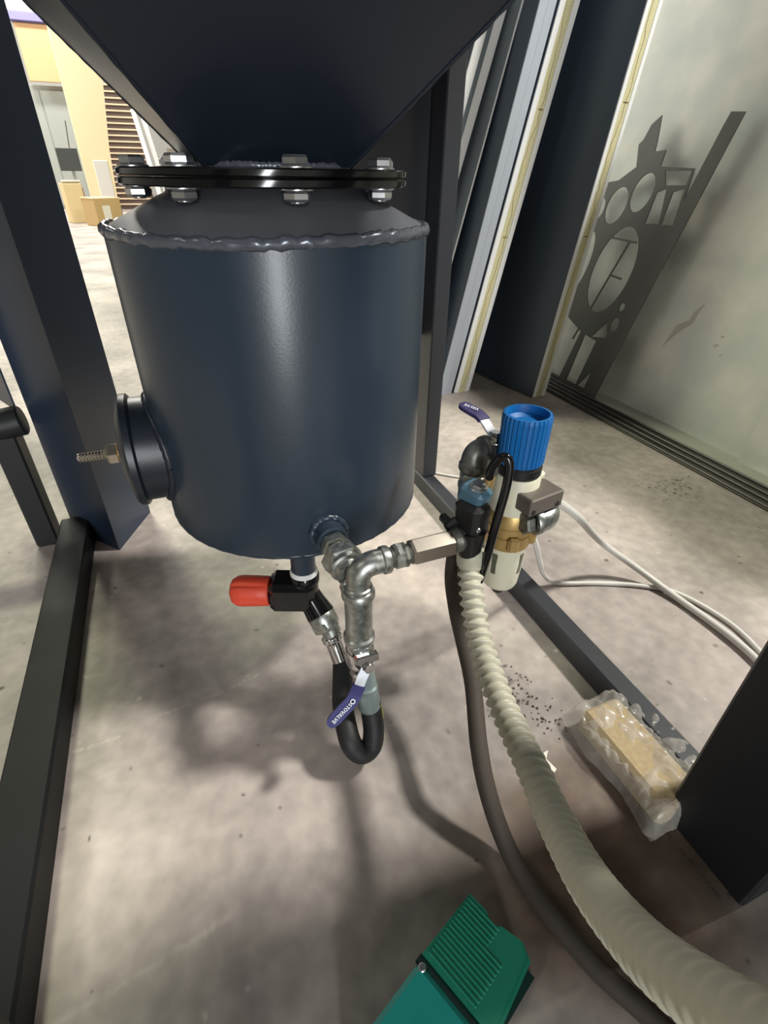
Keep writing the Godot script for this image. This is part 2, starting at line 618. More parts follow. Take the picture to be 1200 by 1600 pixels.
func build_machine() -> void:
	# hopper: a four-sided steel funnel with a bin above it, its collar welded to a round flange
	var h := thing("hopper", "dark navy steel hopper tapering down to the bolted round flange", "hopper")
	var st := S()
	var b := 0.088
	var tp := 0.56
	var y0 := 0.806
	var y1 := 0.806 + (tp - b) / 0.93
	var cs := [Vector2(-1, 1), Vector2(1, 1), Vector2(1, -1), Vector2(-1, -1)]
	for k in 4:
		var p: Vector2 = cs[k]
		var q: Vector2 = cs[(k + 1) % 4]
		quad(st, C + Vector3(p.x * b, y0, p.y * b), C + Vector3(q.x * b, y0, q.y * b), C + Vector3(q.x * tp, y1, q.y * tp), C + Vector3(p.x * tp, y1, p.y * tp), -1)
		quad(st, C + Vector3(p.x * tp, y1, p.y * tp), C + Vector3(q.x * tp, y1, q.y * tp), C + Vector3(q.x * tp, 1.75, q.y * tp), C + Vector3(p.x * tp, 1.75, p.y * tp), -1)
	quad(st, C + Vector3(-tp, 1.75, tp), C + Vector3(tp, 1.75, tp), C + Vector3(tp, 1.75, -tp), C + Vector3(-tp, 1.75, -tp), -1)
	put("funnel", done(st), M.navy_satin, h)
	# welded corner seams of the funnel
	for k in 4:
		var p: Vector2 = cs[k]
		var s2 := S()
		var seam := []
		for i in 60:
			var f := i / 59.0
			var w := lerpf(b, tp, f)
			seam.append(C + Vector3(p.x * w, lerpf(y0, y1, f), p.y * w))
		add_sweep(s2, seam, func(s, _a): return 0.0022 * (1.0 + 0.2 * sin(s * 700.0)), 6)
		put("corner_seam", done(s2), M.navy_satin, h)
	put("flange", lathe(C + Vector3(0, 0.7955, 0), Vector3.UP, rod(0.187, 0.0085, 0.0015), 72), M.black_gloss, h)
	put("weld_bead", weld_ring(0.8065, 0.112, 0.0042, 0.001, 5), M.weld, h)
	# the tank
	var t := thing("blast_tank", "navy painted cylindrical pressure tank hanging under the hopper flange", "tank")
	put("shell", lathe(C + Vector3(0, 0.312, 0), Vector3.UP, [[0.0, 0.0], [0.0, 0.211], [0.004, 0.2165], [0.012, 0.2172], [0.418, 0.2172], [0.426, 0.215], [0.428, 0.209]], 96), M.navy_paint, t)
	put("shoulder", lathe(C + Vector3(0, 0.737, 0), Vector3.UP, [[0.0, 0.214], [0.0035, 0.2135], [0.036, 0.146], [0.04, 0.135], [0.05, 0.125]], 96), M.shoulder_grey, t)
	put("weld_bead", weld_ring(0.7365, 0.2135, 0.0075, 0.0030, 9, 0.0012, 0.10), M.weld, t)
	put("weld_bead", weld_ring(0.3140, 0.2135, 0.0034, 0.0005, 10, 0.0, 0.09), M.navy_paint, t)
	put("flange", lathe(C + Vector3(0, 0.7855, 0), Vector3.UP, rod(0.187, 0.009, 0.0015), 72), M.black_gloss, t)
	var boss := put("outlet_boss", lathe(Vector3(0.155, 0.352, -0.62), Vector3.BACK, [[0.0, 0.024], [0.034, 0.0235], [0.036, 0.021], [0.036, 0.0]], 32), M.navy_paint, t)
	var st3 := S()
	var wp := []
	for k in 81:
		var a := TAU * k / 80.0
		wp.append(Vector3(0.155 + cos(a) * 0.0255, 0.352 + sin(a) * 0.0255, -0.6095 + 0.0015 * cos(2.0 * a)))
	add_sweep(st3, wp, func(s, _a): return 0.0056 * (1.0 + 0.1 * sin(s * 520.0)), 8, false)
	put("weld_bead", done(st3), M.navy_paint, boss)
	# the bolts round the flange
	for k in 8:
		var a := TAU * k / 8.0
		var p := C + Vector3(sin(a) * 0.165, 0.0, cos(a) * 0.165)
		var bt := thing("flange_bolt", ["zinc hex bolt at the middle front of the round flange", "zinc hex bolt on the flange's right front, above the tank's right edge", "zinc hex bolt at the flange's right edge, behind the right front one", "zinc hex bolt at the right rear of the flange, behind the funnel", "zinc hex bolt at the rear of the flange behind the funnel", "zinc hex bolt at the left rear of the flange", "zinc hex bolt at the flange's far left edge, before the stacked planks", "zinc hex bolt on the flange's left front, beside the green tool"][k], "bolt", "bolts round the hopper flange")
		bt.position = p
		var z := S()
		add_hex(z, Vector3(0, 0.8055, 0), Vector3(0, 0.8165, 0), 0.0155, 0.3 + k * 0.7)
		put("head", done(z), M.zinc, bt)
		put("washer", lathe(Vector3(0, 0.804, 0), Vector3.UP, rod(0.0185, 0.0022, 0.0005), 24), M.zinc, bt)
		var z2 := S()
		add_lathe(z2, Vector3(0, 0.7705, 0), Vector3.UP, rod(0.0085, 0.018, 0.001), 14)
		put("shank", done(z2), M.zinc, bt)
		var z3 := S()
		add_hex(z3, Vector3(0, 0.7725, 0), Vector3(0, 0.7835, 0), 0.0155, 0.1 + k * 0.5)
		put("nut", done(z3), M.zinc, bt)
		put("washer", lathe(Vector3(0, 0.7832, 0), Vector3.UP, rod(0.0185, 0.0022, 0.0005), 24), M.zinc, bt)
	# inspection port on the tank's left side
	var pc := Vector3(0, 0.43, -0.826)
	var port := thing("inspection_port", "round navy hand-hole port with a dished cover on the tank's left side", "port")
	put("neck", lathe(Vector3(-0.03, pc.y, pc.z), Vector3.LEFT, [[0.0, 0.0815], [0.062, 0.0815], [0.064, 0.07]], 56), M.navy_satin, port)
	put("cover", lathe(Vector3(-0.088, pc.y, pc.z), Vector3.LEFT, [[0.0, 0.0], [0.0, 0.084], [0.003, 0.088], [0.012, 0.088], [0.016, 0.084], [0.026, 0.05], [0.03, 0.02], [0.03, 0.0]], 56), M.navy_satin, port)
	var st4 := S()
	var wq := []
	for k in 81:
		var a := TAU * k / 80.0
		wq.append(Vector3(0.155 - sqrt(maxf(0.0, 0.2172 * 0.2172 - pow(cos(a) * 0.083, 2))), pc.y + sin(a) * 0.083, pc.z + cos(a) * 0.083))
	add_sweep(st4, wq, func(s, _a): return 0.006 * (1.0 + 0.12 * sin(s * 420.0)), 8, false)
	put("weld_bead", done(st4), M.navy_satin, port)
	put("stud", lathe(Vector3(-0.105, pc.y, pc.z), Vector3.LEFT, thread(0.0075, 0.072), 16), M.stainless, port)
	var st5 := S()
	add_hex(st5, Vector3(-0.118, pc.y, pc.z), Vector3(-0.136, pc.y, pc.z), 0.0165, 0.25)
	put("nut", done(st5), M.stainless, port)
	put("washer", lathe(Vector3(-0.1165, pc.y, pc.z), Vector3.LEFT, rod(0.019, 0.0025, 0.0005), 24), M.brass, port)
	# the frame
	var f := thing("machine_frame", "navy and black welded steel tube frame carrying the hopper", "frame")
	# left rear leg: a square tube set diamond-wise
	var a0 := Vector2(-0.2368, -1.1972)
	var a1 := Vector2(-0.3501, -1.3314)
	var a2 := Vector2(-0.1629, -1.3576)
	var a3 := a1 + a2 - a0
	var lg := S()
	add_extrude(lg, PackedVector2Array([a0, a1, a3, a2]), Transform3D(Basis(Vector3.RIGHT, Vector3.BACK, Vector3.UP), Vector3(0, 0.6, 0)), 1.2)
	put("leg", done(lg), M.blue_column, f)
	put("leg", box(Vector3(0.042, 1.15, 0.075), Vector3(0.621, 0.625, -1.228), 0.003), M.post_grey, f)
	put("leg", box(Vector3(0.092, 1.25, 0.13), Vector3(0.591, 0.625, -0.15), 0.004), M.frame_black, f)
	put("leg", box(Vector3(0.09, 1.25, 0.13), Vector3(-0.341, 0.625, -0.22), 0.004), M.frame_black, f)
	put("base_rail", box(Vector3(0.042, 0.05, 1.06), Vector3(0.618, 0.025, -0.74), 0.004), M.post_grey, f)
	put("base_rail", box(Vector3(0.068, 0.06, 1.12), Vector3(-0.3285, 0.03, -0.74), 0.004), M.rail_black, f)
	put("back_plate", box(Vector3(0.30, 0.75, 0.006), Vector3(0.45, 0.82, -1.262), 0.002), M.frame_black, f)
	put("cross_rail", box(Vector3(0.80, 0.05, 0.05), Vector3(0.22, 1.175, -1.29), 0.003), M.frame_black, f)
	var cc := thing("added_shade_cabinet", "black cabinet added out of view to shade the lower right floor", "cabinet")  # made-up box beside the right front leg, there to block the right lamp
	cc.position = Vector3(0.93, 0, 0.16)
	put("case", box(Vector3(0.54, 1.25, 0.42), Vector3(0, 0.655, 0), 0.01), M.frame_black, cc)
	put("plinth", box(Vector3(0.5, 0.04, 0.38), Vector3(0, 0.02, 0), 0.004), M.black_plastic, cc)
	# something beside the frame at the left: a low stand of square tube with a round bar
	var sd := thing("tube_stand", "dark steel stand leg with a round bar, left of the blue column", "stand")
	put("leg", box(Vector3(0.05, 0.30, 0.06), Vector3(-0.405, 0.15, -1.31), 0.004), M.frame_black, sd)
	put("round_bar", lathe(Vector3(-0.360, 0.325, -1.31), Vector3(-1, -0.12, 0.05), rod(0.034, 0.30, 0.004), 24), M.frame_black, sd)
	put("side_sheet", box(Vector3(0.004, 0.25, 0.3), Vector3(-0.44, 0.47, -1.45), 0.001, Basis(Vector3.UP, 0.5)), M.blue_column, sd)

func thread(r: float, l: float) -> Array:
	var out := [[0.0, 0.0], [0.0, r]]
	var n := int(l / 0.0022)
	for k in n:
		out.append([l * (k + 0.5) / n, r * (0.86 if k % 2 else 1.0)])
	out.append([l, r * 0.86])
	out.append([l, 0.0])
	return out

# ---------------------------------------------------------------- piping under the tank
func elbow_mesh(p: Vector3, d0: Vector3, d1: Vector3, r: float, leg: float) -> ArrayMesh:
	# pipe elbow whose corner is p, with rolled lips at both mouths (d0 and d1 point outwards from p)
	var st := S()
	var bend := leg * 0.62
	var pts := [p + d0 * leg]
	for k in 11:
		var t := k / 10.0
		pts.append((p + d0 * bend).lerp(p, t).lerp(p.lerp(p + d1 * bend, t), t))
	pts.append(p + d1 * leg)
	add_sweep(st, pts, func(_s, _a): return r, 24)
	for d in [d0, d1]:
		var q: Vector3 = p + d * leg
		add_lathe(st, q - d * 0.009, d, [[0.0, r * 0.98], [0.002, r * 1.14], [0.009, r * 1.16], [0.0115, r * 1.1], [0.0115, r * 0.7], [0.004, r * 0.6]], 28)
	return done(st)

func handle(t: Node3D, path: Array, up: Vector3, split: int, paint: Material, width: float) -> void:
	put("handle_shank", strip(path.slice(0, split + 1), up, width * 0.8, 0.0028, false), M.bare_steel, t)
	put("handle_grip", strip(smooth_path(path.slice(split), 0.004), up, width, 0.0058), paint, t)

func lettering(t: Node3D, words: String, at: Vector3, right: Vector3, normal: Vector3, height: float, depth := 0.0006) -> void:
	var tm := TextMesh.new()
	var fnt := SystemFont.new()
	fnt.font_names = PackedStringArray(["Droid Sans"])
	fnt.font_weight = 700
	tm.font = fnt
	tm.font_size = 32
	tm.pixel_size = height / 24.0
	tm.depth = depth
	tm.text = words
	var x := right.normalized()
	var n := (normal - x * normal.dot(x)).normalized()
	var o := put("lettering", tm, M.print_white, t)
	o.transform = Transform3D(Basis(x, n.cross(x), n), at)

func build_piping() -> void:
	# union from the tank boss forward to the tee
	var u := thing("pipe_union", "grey hex pipe union screwed into the tank's front outlet", "pipe fitting")
	var s := S()
	add_hex(s, Vector3(0.155, 0.352, -0.584), Vector3(0.155, 0.351, -0.566), 0.021, 0.2)
	put("hex_nipple", done(s), M.galvanised, u)
	put("thread", lathe(Vector3(0.155, 0.351, -0.568), Vector3.BACK, thread(0.0155, 0.05), 24), M.cast_grey, u)
	s = S()
	add_hex(s, Vector3(0.156, 0.350, -0.556), Vector3(0.157, 0.348, -0.533), 0.029, 0.1)
	put("union_nut", done(s), M.galvanised, u)
	put("collar", lathe(Vector3(0.157, 0.348, -0.534), Vector3(0.02, -0.1, 1), [[0.0, 0.0], [0.0, 0.024], [0.008, 0.024], [0.01, 0.019], [0.022, 0.0185], [0.022, 0.0]], 28), M.galvanised, u)
	# elbow: from the right-hand bar down into the coupling
	var e := thing("pipe_elbow", "galvanised pipe elbow on top of the vertical coupling under the tank", "pipe fitting", "galvanised elbows")
	put("body", elbow_mesh(Vector3(0.1608, 0.3775, -0.49), Vector3.DOWN, Vector3.RIGHT, 0.0165, 0.040), M.galvanised, e)
	var cp := thing("pipe_coupling", "galvanised vertical pipe coupling below the front elbow", "pipe fitting")
	put("body", lathe(Vector3(0.1605, 0.243, -0.49), Vector3.UP, [[0.0, 0.0], [0.0, 0.019], [0.003, 0.0225], [0.010, 0.0225], [0.013, 0.0192], [0.082, 0.0192], [0.085, 0.0228], [0.092, 0.0228], [0.095, 0.021], [0.095, 0.015], [0.090, 0.0]], 32), M.galvanised, cp)
	put("branch", lathe(Vector3(0.1605, 0.318, -0.488), Vector3(-0.05, 0.35, -1).normalized(), [[0.0, 0.017], [0.03, 0.017], [0.03, 0.0]], 28), M.galvanised, cp)
	# nut and hexagon bar to the right
	var hb := thing("hex_bar", "bright hexagonal steel nozzle bar between the elbow and the black connector", "pipe fitting")
	s = S()
	add_hex(s, Vector3(0.211, 0.3785, -0.49), Vector3(0.2235, 0.3785, -0.49), 0.019, 0.3)
	put("lock_nut", done(s), M.galvanised, hb)
	put("thread", lathe(Vector3(0.196, 0.3783, -0.49), Vector3.RIGHT, thread(0.0145, 0.046), 24), M.cast_grey, hb)
	s = S()
	add_hex(s, Vector3(0.2225, 0.3785, -0.49), Vector3(0.2305, 0.3785, -0.49), 0.0168, 0.8)
	put("lock_nut", done(s), M.cast_grey, hb)
	s = S()
	add_hex(s, Vector3(0.2345, 0.379, -0.49), Vector3(0.2975, 0.380, -0.49), 0.0188, 0.42)
	put("bar", done(s), M.stainless, hb)
	# lower ball valve
	var v := thing("ball_valve", "chrome ball valve with a blue lever handle hanging below the coupling", "valve", "lever ball valves")
	s = S()
	add_lathe(s, Vector3(0.161, 0.248, -0.49), Vector3.DOWN, [[0.0, 0.0], [0.0, 0.0165], [0.012, 0.0165], [0.016, 0.02], [0.026, 0.0215], [0.046, 0.0215], [0.056, 0.019], [0.064, 0.0165], [0.072, 0.0165], [0.072, 0.0]], 28)
	put("body", done(s), M.chrome, v)
	s = S()
	add_hex(s, Vector3(0.161, 0.244, -0.49), Vector3(0.1612, 0.230, -0.49), 0.0205, 0.2)
	put("hex_end", done(s), M.galvanised, v)
	put("stem", lathe(Vector3(0.1615, 0.212, -0.475), Vector3(0.05, 0.35, 1), rod(0.0075, 0.024, 0.001), 18), M.chrome, v)
	put("bracket", box(Vector3(0.034, 0.013, 0.012), Vector3(0.164, 0.2285, -0.466), 0.002, Basis(Vector3.RIGHT, -0.3)), M.chrome, v)
	s = S()
	add_hex(s, Vector3(0.1622, 0.2175, -0.461), Vector3(0.1625, 0.2195, -0.4545), 0.0085, 0.2)
	put("stem_nut", done(s), M.chrome, v)
	var lo := [Vector3(0.1655, 0.223, -0.464), Vector3(0.1605, 0.211, -0.4615), Vector3(0.153, 0.199, -0.4585), Vector3(0.148, 0.187, -0.4565), Vector3(0.140, 0.1735, -0.4535), Vector3(0.134, 0.166, -0.4505), Vector3(0.119, 0.1555, -0.447), Vector3(0.105, 0.146, -0.4435), Vector3(0.096, 0.1398, -0.4415)]
	var nup := Vector3(-0.1, 0.62, 0.78)
	handle(v, lo, nup, 3, M.handle_blue, 0.0185)
	var rd := Vector3(-0.82, -0.53, 0.18)
	lettering(v, "STOVALVE", Vector3(0.1165, 0.1566, -0.4423), rd, nup, 0.0058)
	put("logo_ring", torus_mesh(Vector3(0.1345, 0.1692, -0.4465), nup, 0.0030, 0.0009), M.print_white, v)
	# short hose loop with crimped ferrules
	var hl := thing("hose_loop", "short black rubber hose looped in a U under the ball valve", "hose")
	put("hose", sweep([Vector3(0.172, 0.112, -0.478), Vector3(0.173, 0.094, -0.474), Vector3(0.1705, 0.066, -0.457), Vector3(0.163, 0.045, -0.4475), Vector3(0.147, 0.0415, -0.4425), Vector3(0.135, 0.052, -0.448), Vector3(0.130, 0.069, -0.461), Vector3(0.1355, 0.083, -0.505), Vector3(0.146, 0.092, -0.54), Vector3(0.1555, 0.106, -0.5675)], 0.0168, 0.004, 24), M.rubber, hl)
	put("stripe", sweep([Vector3(0.1885, 0.105, -0.474), Vector3(0.1885, 0.085, -0.466), Vector3(0.1845, 0.055, -0.449)], 0.0012, 0.005, 6), M.yellow_line, hl)
	put("ferrule", lathe(Vector3(0.1665, 0.178, -0.489), Vector3(0.0055, -0.085, 0.0135), [[0.0, 0.0], [0.0, 0.0155], [0.030, 0.0155], [0.033, 0.0182], [0.036, 0.0166], [0.048, 0.0172], [0.074, 0.0182], [0.078, 0.0172], [0.078, 0.0]], 28), M.ferrule_green, hl)
	put("ferrule", lathe(Vector3(0.144, 0.158, -0.594), Vector3(0.0125, -0.06, 0.029), [[0.0, 0.0], [0.0, 0.0135], [0.005, 0.0175], [0.012, 0.0175], [0.016, 0.0135], [0.055, 0.0145], [0.06, 0.0138], [0.06, 0.0]], 28), M.chrome, hl)
	# black tee below the tank with a red plug
	var T := Vector3(0.117, 0.229, -0.632)
	var bt := thing("black_tee", "glossy black cast tee fitting hanging from the tank's bottom nipple", "pipe fitting")
	put("nipple", lathe(Vector3(T.x, 0.316, T.z), Vector3.DOWN, rod(0.0195, 0.04), 28), M.navy_paint, bt)
	put("thread_tape", lathe(Vector3(T.x, 0.277, T.z), Vector3.DOWN, [[0.0, 0.0], [0.0, 0.0205], [0.006, 0.0225], [0.011, 0.0215], [0.012, 0.0]], 28), M.tape, bt)
	var ra := Vector3(-0.93, -0.005, -0.365).normalized()
	s = S()
	add_lathe(s, T + Vector3(0, 0.04, 0), Vector3.DOWN, [[0.0, 0.0], [0.0, 0.022], [0.003, 0.024], [0.016, 0.024], [0.02, 0.021], [0.05, 0.022], [0.062, 0.016], [0.066, 0.0]], 28)
	var yb := Basis(Vector3.UP, atan2(0.365, 0.93) * -1.0)
	add_box(s, Transform3D(yb, T + ra * 0.020), Vector3(0.074, 0.058, 0.054), 0.009)
	add_lathe(s, T + ra * 0.045, ra, [[0.0, 0.0], [0.0, 0.027], [0.008, 0.027], [0.010, 0.020], [0.014, 0.020], [0.014, 0.0]], 8, true, 0.39)
	add_lathe(s, T, Vector3(0.36, -0.78, 0.5), [[0.0, 0.02], [0.022, 0.021], [0.046, 0.024], [0.05, 0.021], [0.05, 0.0]], 28)
	put("body", done(s), M.black_gloss, bt)
	var rp := thing("plug_knob", "round-ended red plastic knob on the black tee's left arm", "knob")
	put("grip", lobed(T + ra * 0.058, ra, 0.064), M.red_plastic, rp)
	var se := thing("swivel_elbow", "short galvanised swivel nut joining the black tee to the hose loop", "pipe fitting")
	s = S()
	add_lathe(s, T + Vector3(0.014, -0.030, 0.022), Vector3(0.34, -0.80, 0.45), [[0.0, 0.0], [0.0, 0.020], [0.006, 0.0235], [0.026, 0.0225], [0.032, 0.017], [0.046, 0.0155], [0.046, 0.0]], 28)
	put("body", done(s), M.galvanised, se)
	s = S()
	add_hex(s, T + Vector3(0.0185, -0.0415, 0.0285), T + Vector3(0.0245, -0.0575, 0.0375), 0.0245, 0.3)
	put("nut", done(s), M.galvanised, se)

func torus_mesh(c: Vector3, n: Vector3, r: float, rr: float) -> ArrayMesh:
	var uv := frame_of(n.normalized())
	var st := S()
	var path := []
	for k in 33:
		var a := TAU * k / 32.0
		path.append(c + (uv[0] * cos(a) + uv[1] * sin(a)) * r)
	add_sweep(st, path, func(_s, _a): return rr, 8, false)
	return done(st)

func lobed(A: Vector3, d: Vector3, l: float) -> ArrayMesh:
	# a knob with shallow finger grooves along its sides and a rounded end
	var st := S()
	var uv := frame_of(d)
	var prof := [[0.0, 0.0], [0.0, 0.023], [0.002, 0.0245], [0.02, 0.0252], [0.044, 0.0258], [0.053, 0.0245], [0.060, 0.020], [0.0635, 0.013], [0.064, 0.0]]
	var seg := 72
	for k in prof.size() - 1:
		for i in seg:
			var q := []
			for kk in [[k, i], [k, i + 1], [k + 1, i + 1], [k + 1, i]]:
				var a: float = TAU * kk[1] / seg
				var t: float = prof[kk[0]][0] / l
				var groove := pow(maxf(0.0, cos(a * 6.0)), 3.0) * 0.0022 * smoothstep(0.1, 0.35, t)
				var r: float = maxf(0.0, prof[kk[0]][1] - groove * signf(prof[kk[0]][1]))
				q.append(A + d * prof[kk[0]][0] + (uv[0] * cos(a) + uv[1] * sin(a)) * r)
			quad(st, q[0], q[1], q[2], q[3], 1 if k == 1 or k > 1 else 2)
	return done(st)

# ---------------------------------------------------------------- regulator group
func build_regulator() -> void:
	var R := Vector3(0.4175, 0, -0.53)
	var t := thing("pressure_regulator", "cream air pressure regulator with a ribbed blue adjusting knob on top", "regulator")
	# knob with upright ribs, a raised rim and a dished top
	var st := S()
	var seg := 180
	var prof := [[0.0, 0.0], [0.0, 0.0305], [0.004, 0.0325], [0.066, 0.0338], [0.071, 0.0325], [0.0715, 0.0285], [0.061, 0.0265], [0.057, 0.02], [0.056, 0.0]]
	for k in prof.size() - 1:
		for i in seg:
			var q := []
			for kk in [[k, i], [k, i + 1], [k + 1, i + 1], [k + 1, i]]:
				var a: float = TAU * kk[1] / seg
				var p: Array = prof[kk[0]]
				var r: float = p[1]
				if p[1] > 0.03 and p[0] > 0.002:
					r -= 0.0019 * (1.0 if sin(a * 30.0) < -0.25 else 0.0)
				q.append(R + Vector3(cos(a) * r, 0.465 + p[0], -sin(a) * r))
			quad(st, q[0], q[1], q[2], q[3], -1)
	put("knob", done(st), M.knob_blue, t)
	put("collar", lathe(R + Vector3(0, 0.447, 0), Vector3.UP, [[0.0, 0.0], [0.0, 0.029], [0.003, 0.032], [0.014, 0.032], [0.018, 0.029], [0.018, 0.0]], 40), M.black_plastic, t)
	var s := S()
	add_lathe(s, R + Vector3(0, 0.372, 0), Vector3.UP, [[0.0, 0.0], [0.0, 0.033], [0.070, 0.0335], [0.075, 0.031], [0.075, 0.0]], 40)
	add_box(s, Transform3D(Basis(Vector3.UP, 0.2), R + Vector3(0.008, 0.412, -0.012)), Vector3(0.072, 0.058, 0.05), 0.004)
	put("body", done(s), M.cream, t)
	put("ring", lathe(R + Vector3(0, 0.336, 0), Vector3.UP, [[-0.010, 0.0], [-0.010, 0.0335], [-0.008, 0.0352], [0.012, 0.0358], [0.0135, 0.0335], [0.020, 0.0335], [0.0215, 0.0368], [0.030, 0.0368], [0.032, 0.0350], [0.050, 0.0345], [0.054, 0.032], [0.054, 0.0]], 48), M.brass, t)
	for a in [-0.35, 0.9]:
		put("lug", box(Vector3(0.018, 0.026, 0.014), R + Vector3(sin(a) * 0.036, 0.343, cos(a) * 0.036), 0.004, Basis(Vector3.UP, a)), M.brass, t)
	put("screw", lathe(R + Vector3(0.020, 0.372, 0.034), Vector3(0.4, 0.5, 0.7), rod(0.005, 0.006, 0.001), 14), M.stainless, t)
	var bw := put("bowl", lathe(R + Vector3(0, 0.240, 0), Vector3.UP, [[0.0, 0.0], [0.0, 0.022], [0.004, 0.0265], [0.010, 0.0285], [0.055, 0.0318], [0.098, 0.0325], [0.10, 0.0]], 48), M.cream, t)
	for a in [-1.05, 0.38]:
		var d := Vector3(sin(a), 0, cos(a))
		put("sight_slot", box(Vector3(0.0105, 0.042, 0.006), R + d * 0.0293 + Vector3(0, 0.297, 0), 0.002, Basis(Vector3.UP, a) * Basis(Vector3.RIGHT, 0.06)), M.sight, bw)
	put("drain_plug", lathe(R + Vector3(0, 0.242, 0), Vector3.DOWN, [[0.0, 0.0], [0.0, 0.0125], [0.003, 0.0105], [0.018, 0.0095], [0.020, 0.008], [0.020, 0.0]], 24), M.black_plastic, t)
	var pb := put("port_block", box(Vector3(0.064, 0.027, 0.042), Vector3(0.4335, 0.418, -0.500), 0.002, Basis(Vector3.UP, 0.18)), M.block_brown, t)
	for x in [-0.022, 0.024]:
		put("screw_hole", lathe(Vector3(0.4335 + x, 0.412, -0.4805 - x * 0.18), Vector3(0.18, 0, 1), rod(0.004, 0.003, 0.0005), 12), M.black_plastic, pb)
	# hexagon outlet and elbow on the right
	var o := thing("outlet_elbow", "galvanised elbow on a grey hex nut at the regulator's right side", "pipe fitting", "galvanised elbows")
	s = S()
	add_hex(s, Vector3(0.409, 0.384, -0.490), Vector3(0.423, 0.384, -0.490), 0.0175, 0.2)
	put("hex_nut", done(s), M.cast_grey, o)
	put("elbow", elbow_mesh(Vector3(0.4575, 0.3845, -0.489), Vector3.LEFT, Vector3(0.0, 0.45, -0.89), 0.0180, 0.030), M.galvanised, o)
	# left inlet run: pipe, nut, elbow, ball valve
	var p := thing("riser_pipe", "short zinc riser pipe left of the regulator with a nut on top", "pipe")
	put("tube", lathe(Vector3(0.359, 0.365, -0.56), Vector3.UP, [[0.0, 0.0], [0.0, 0.0165], [0.052, 0.0165], [0.053, 0.0178], [0.059, 0.0178], [0.060, 0.0145], [0.054, 0.013], [0.054, 0.0]], 28), M.ferrule_green, p)
	s = S()
	add_hex(s, Vector3(0.3585, 0.423, -0.56), Vector3(0.3582, 0.442, -0.56), 0.0158, 0.3)
	put("nut", done(s), M.galvanised, p)
	put("neck", lathe(Vector3(0.3582, 0.440, -0.56), Vector3.UP, thread(0.0125, 0.014), 24), M.cast_grey, p)
	var e := thing("inlet_elbow", "dull grey cast elbow between the riser pipe and the upper valve", "pipe fitting")
	put("body", elbow_mesh(Vector3(0.3582, 0.474, -0.56), Vector3.DOWN, Vector3(0.98, 0.0, -0.2), 0.0162, 0.025), M.cast_grey, e)
	var v := thing("ball_valve", "small ball valve with a violet-blue lever beside the blue knob", "valve", "lever ball valves")
	put("body", lathe(Vector3(0.375, 0.4735, -0.562), Vector3(1, -0.02, -0.12), [[0.0, 0.0], [0.0, 0.013], [0.008, 0.0145], [0.016, 0.017], [0.028, 0.017], [0.034, 0.0135], [0.04, 0.0135], [0.04, 0.0]], 28), M.cast_grey, v)
	s = S()
	add_hex(s, Vector3(0.366, 0.458, -0.55), Vector3(0.392, 0.452, -0.552), 0.020, 0.3)
	put("hex_end", done(s), M.block_brown, v)
	put("stem", lathe(Vector3(0.391, 0.482, -0.559), Vector3.UP, rod(0.0078, 0.012, 0.001), 18), M.stainless, v)
	put("stop_ring", torus_mesh(Vector3(0.391, 0.486, -0.559), Vector3.UP, 0.0115, 0.0022), M.stainless, v)
	s = S()
	add_hex(s, Vector3(0.391, 0.492, -0.559), Vector3(0.391, 0.5005, -0.559), 0.0088, 0.2)
	put("stem_nut", done(s), M.chrome, v)
	var hp := [Vector3(0.391, 0.4935, -0.556), Vector3(0.3905, 0.4945, -0.567), Vector3(0.3905, 0.5005, -0.581), Vector3(0.390, 0.505, -0.591), Vector3(0.388, 0.509, -0.601), Vector3(0.381, 0.5125, -0.615), Vector3(0.376, 0.515, -0.626), Vector3(0.3745, 0.516, -0.6325)]
	var nup := Vector3(0.05, 0.95, 0.4)
	handle(v, hp, nup, 3, M.handle_violet, 0.0185)
	lettering(v, "VALVE", Vector3(0.3815, 0.517, -0.6155), Vector3(-0.45, 0.1, -0.7), nup, 0.006)
	# black head of the blasting line
	var hd := thing("hose_connector", "black moulded hose connector with a bolted blue cap at the hex bar's end", "hose fitting")
	var turn := Basis(Vector3.UP, 0.42)
	s = S()
	add_box(s, Transform3D(turn, Vector3(0.3275, 0.409, -0.497)), Vector3(0.037, 0.056, 0.042), 0.007)
	add_lathe(s, Vector3(0.326, 0.395, -0.492), Vector3(0.03, -1, 0.02), [[0.0, 0.0], [0.0, 0.0215], [0.02, 0.0185], [0.05, 0.0152], [0.085, 0.0148], [0.085, 0.0]], 28)
	put("body", done(s), M.black_plastic, hd)
	put("cap", box(Vector3(0.033, 0.026, 0.038), Vector3(0.3325, 0.443, -0.503), 0.005, turn * Basis(Vector3.RIGHT, 0.2)), M.cap_blue, hd)
	s = S()
	add_hex(s, Vector3(0.3335, 0.455, -0.499), Vector3(0.3337, 0.4620, -0.497), 0.0100, 0.2)
	add_lathe(s, Vector3(0.3335, 0.4550, -0.499), Vector3(0.02, 1, 0.2), rod(0.0125, 0.0022, 0.0004), 24)
	put("cap_bolt", done(s), M.zinc, hd)
	put("side_screw", lathe(Vector3(0.3245, 0.404, -0.4765), Vector3(0.05, 0.2, 1), rod(0.0035, 0.006, 0.001), 12), M.zinc, hd)
	put("clamp", lathe(Vector3(0.295, 0.381, -0.492), Vector3(1, 0.1, 0), [[0.0, 0.0], [0.0, 0.013], [0.004, 0.017], [0.012, 0.0185], [0.018, 0.015], [0.03, 0.013], [0.03, 0.0]], 20), M.cast_grey, hd)
	put("clamp_lug", box(Vector3(0.022, 0.018, 0.012), Vector3(0.302, 0.400, -0.503), 0.004, Basis(Vector3.BACK, 0.5)), M.black_plastic, hd)
	put("clamp_lug", box(Vector3(0.012, 0.012, 0.020), Vector3(0.296, 0.404, -0.512), 0.003), M.black_plastic, hd)
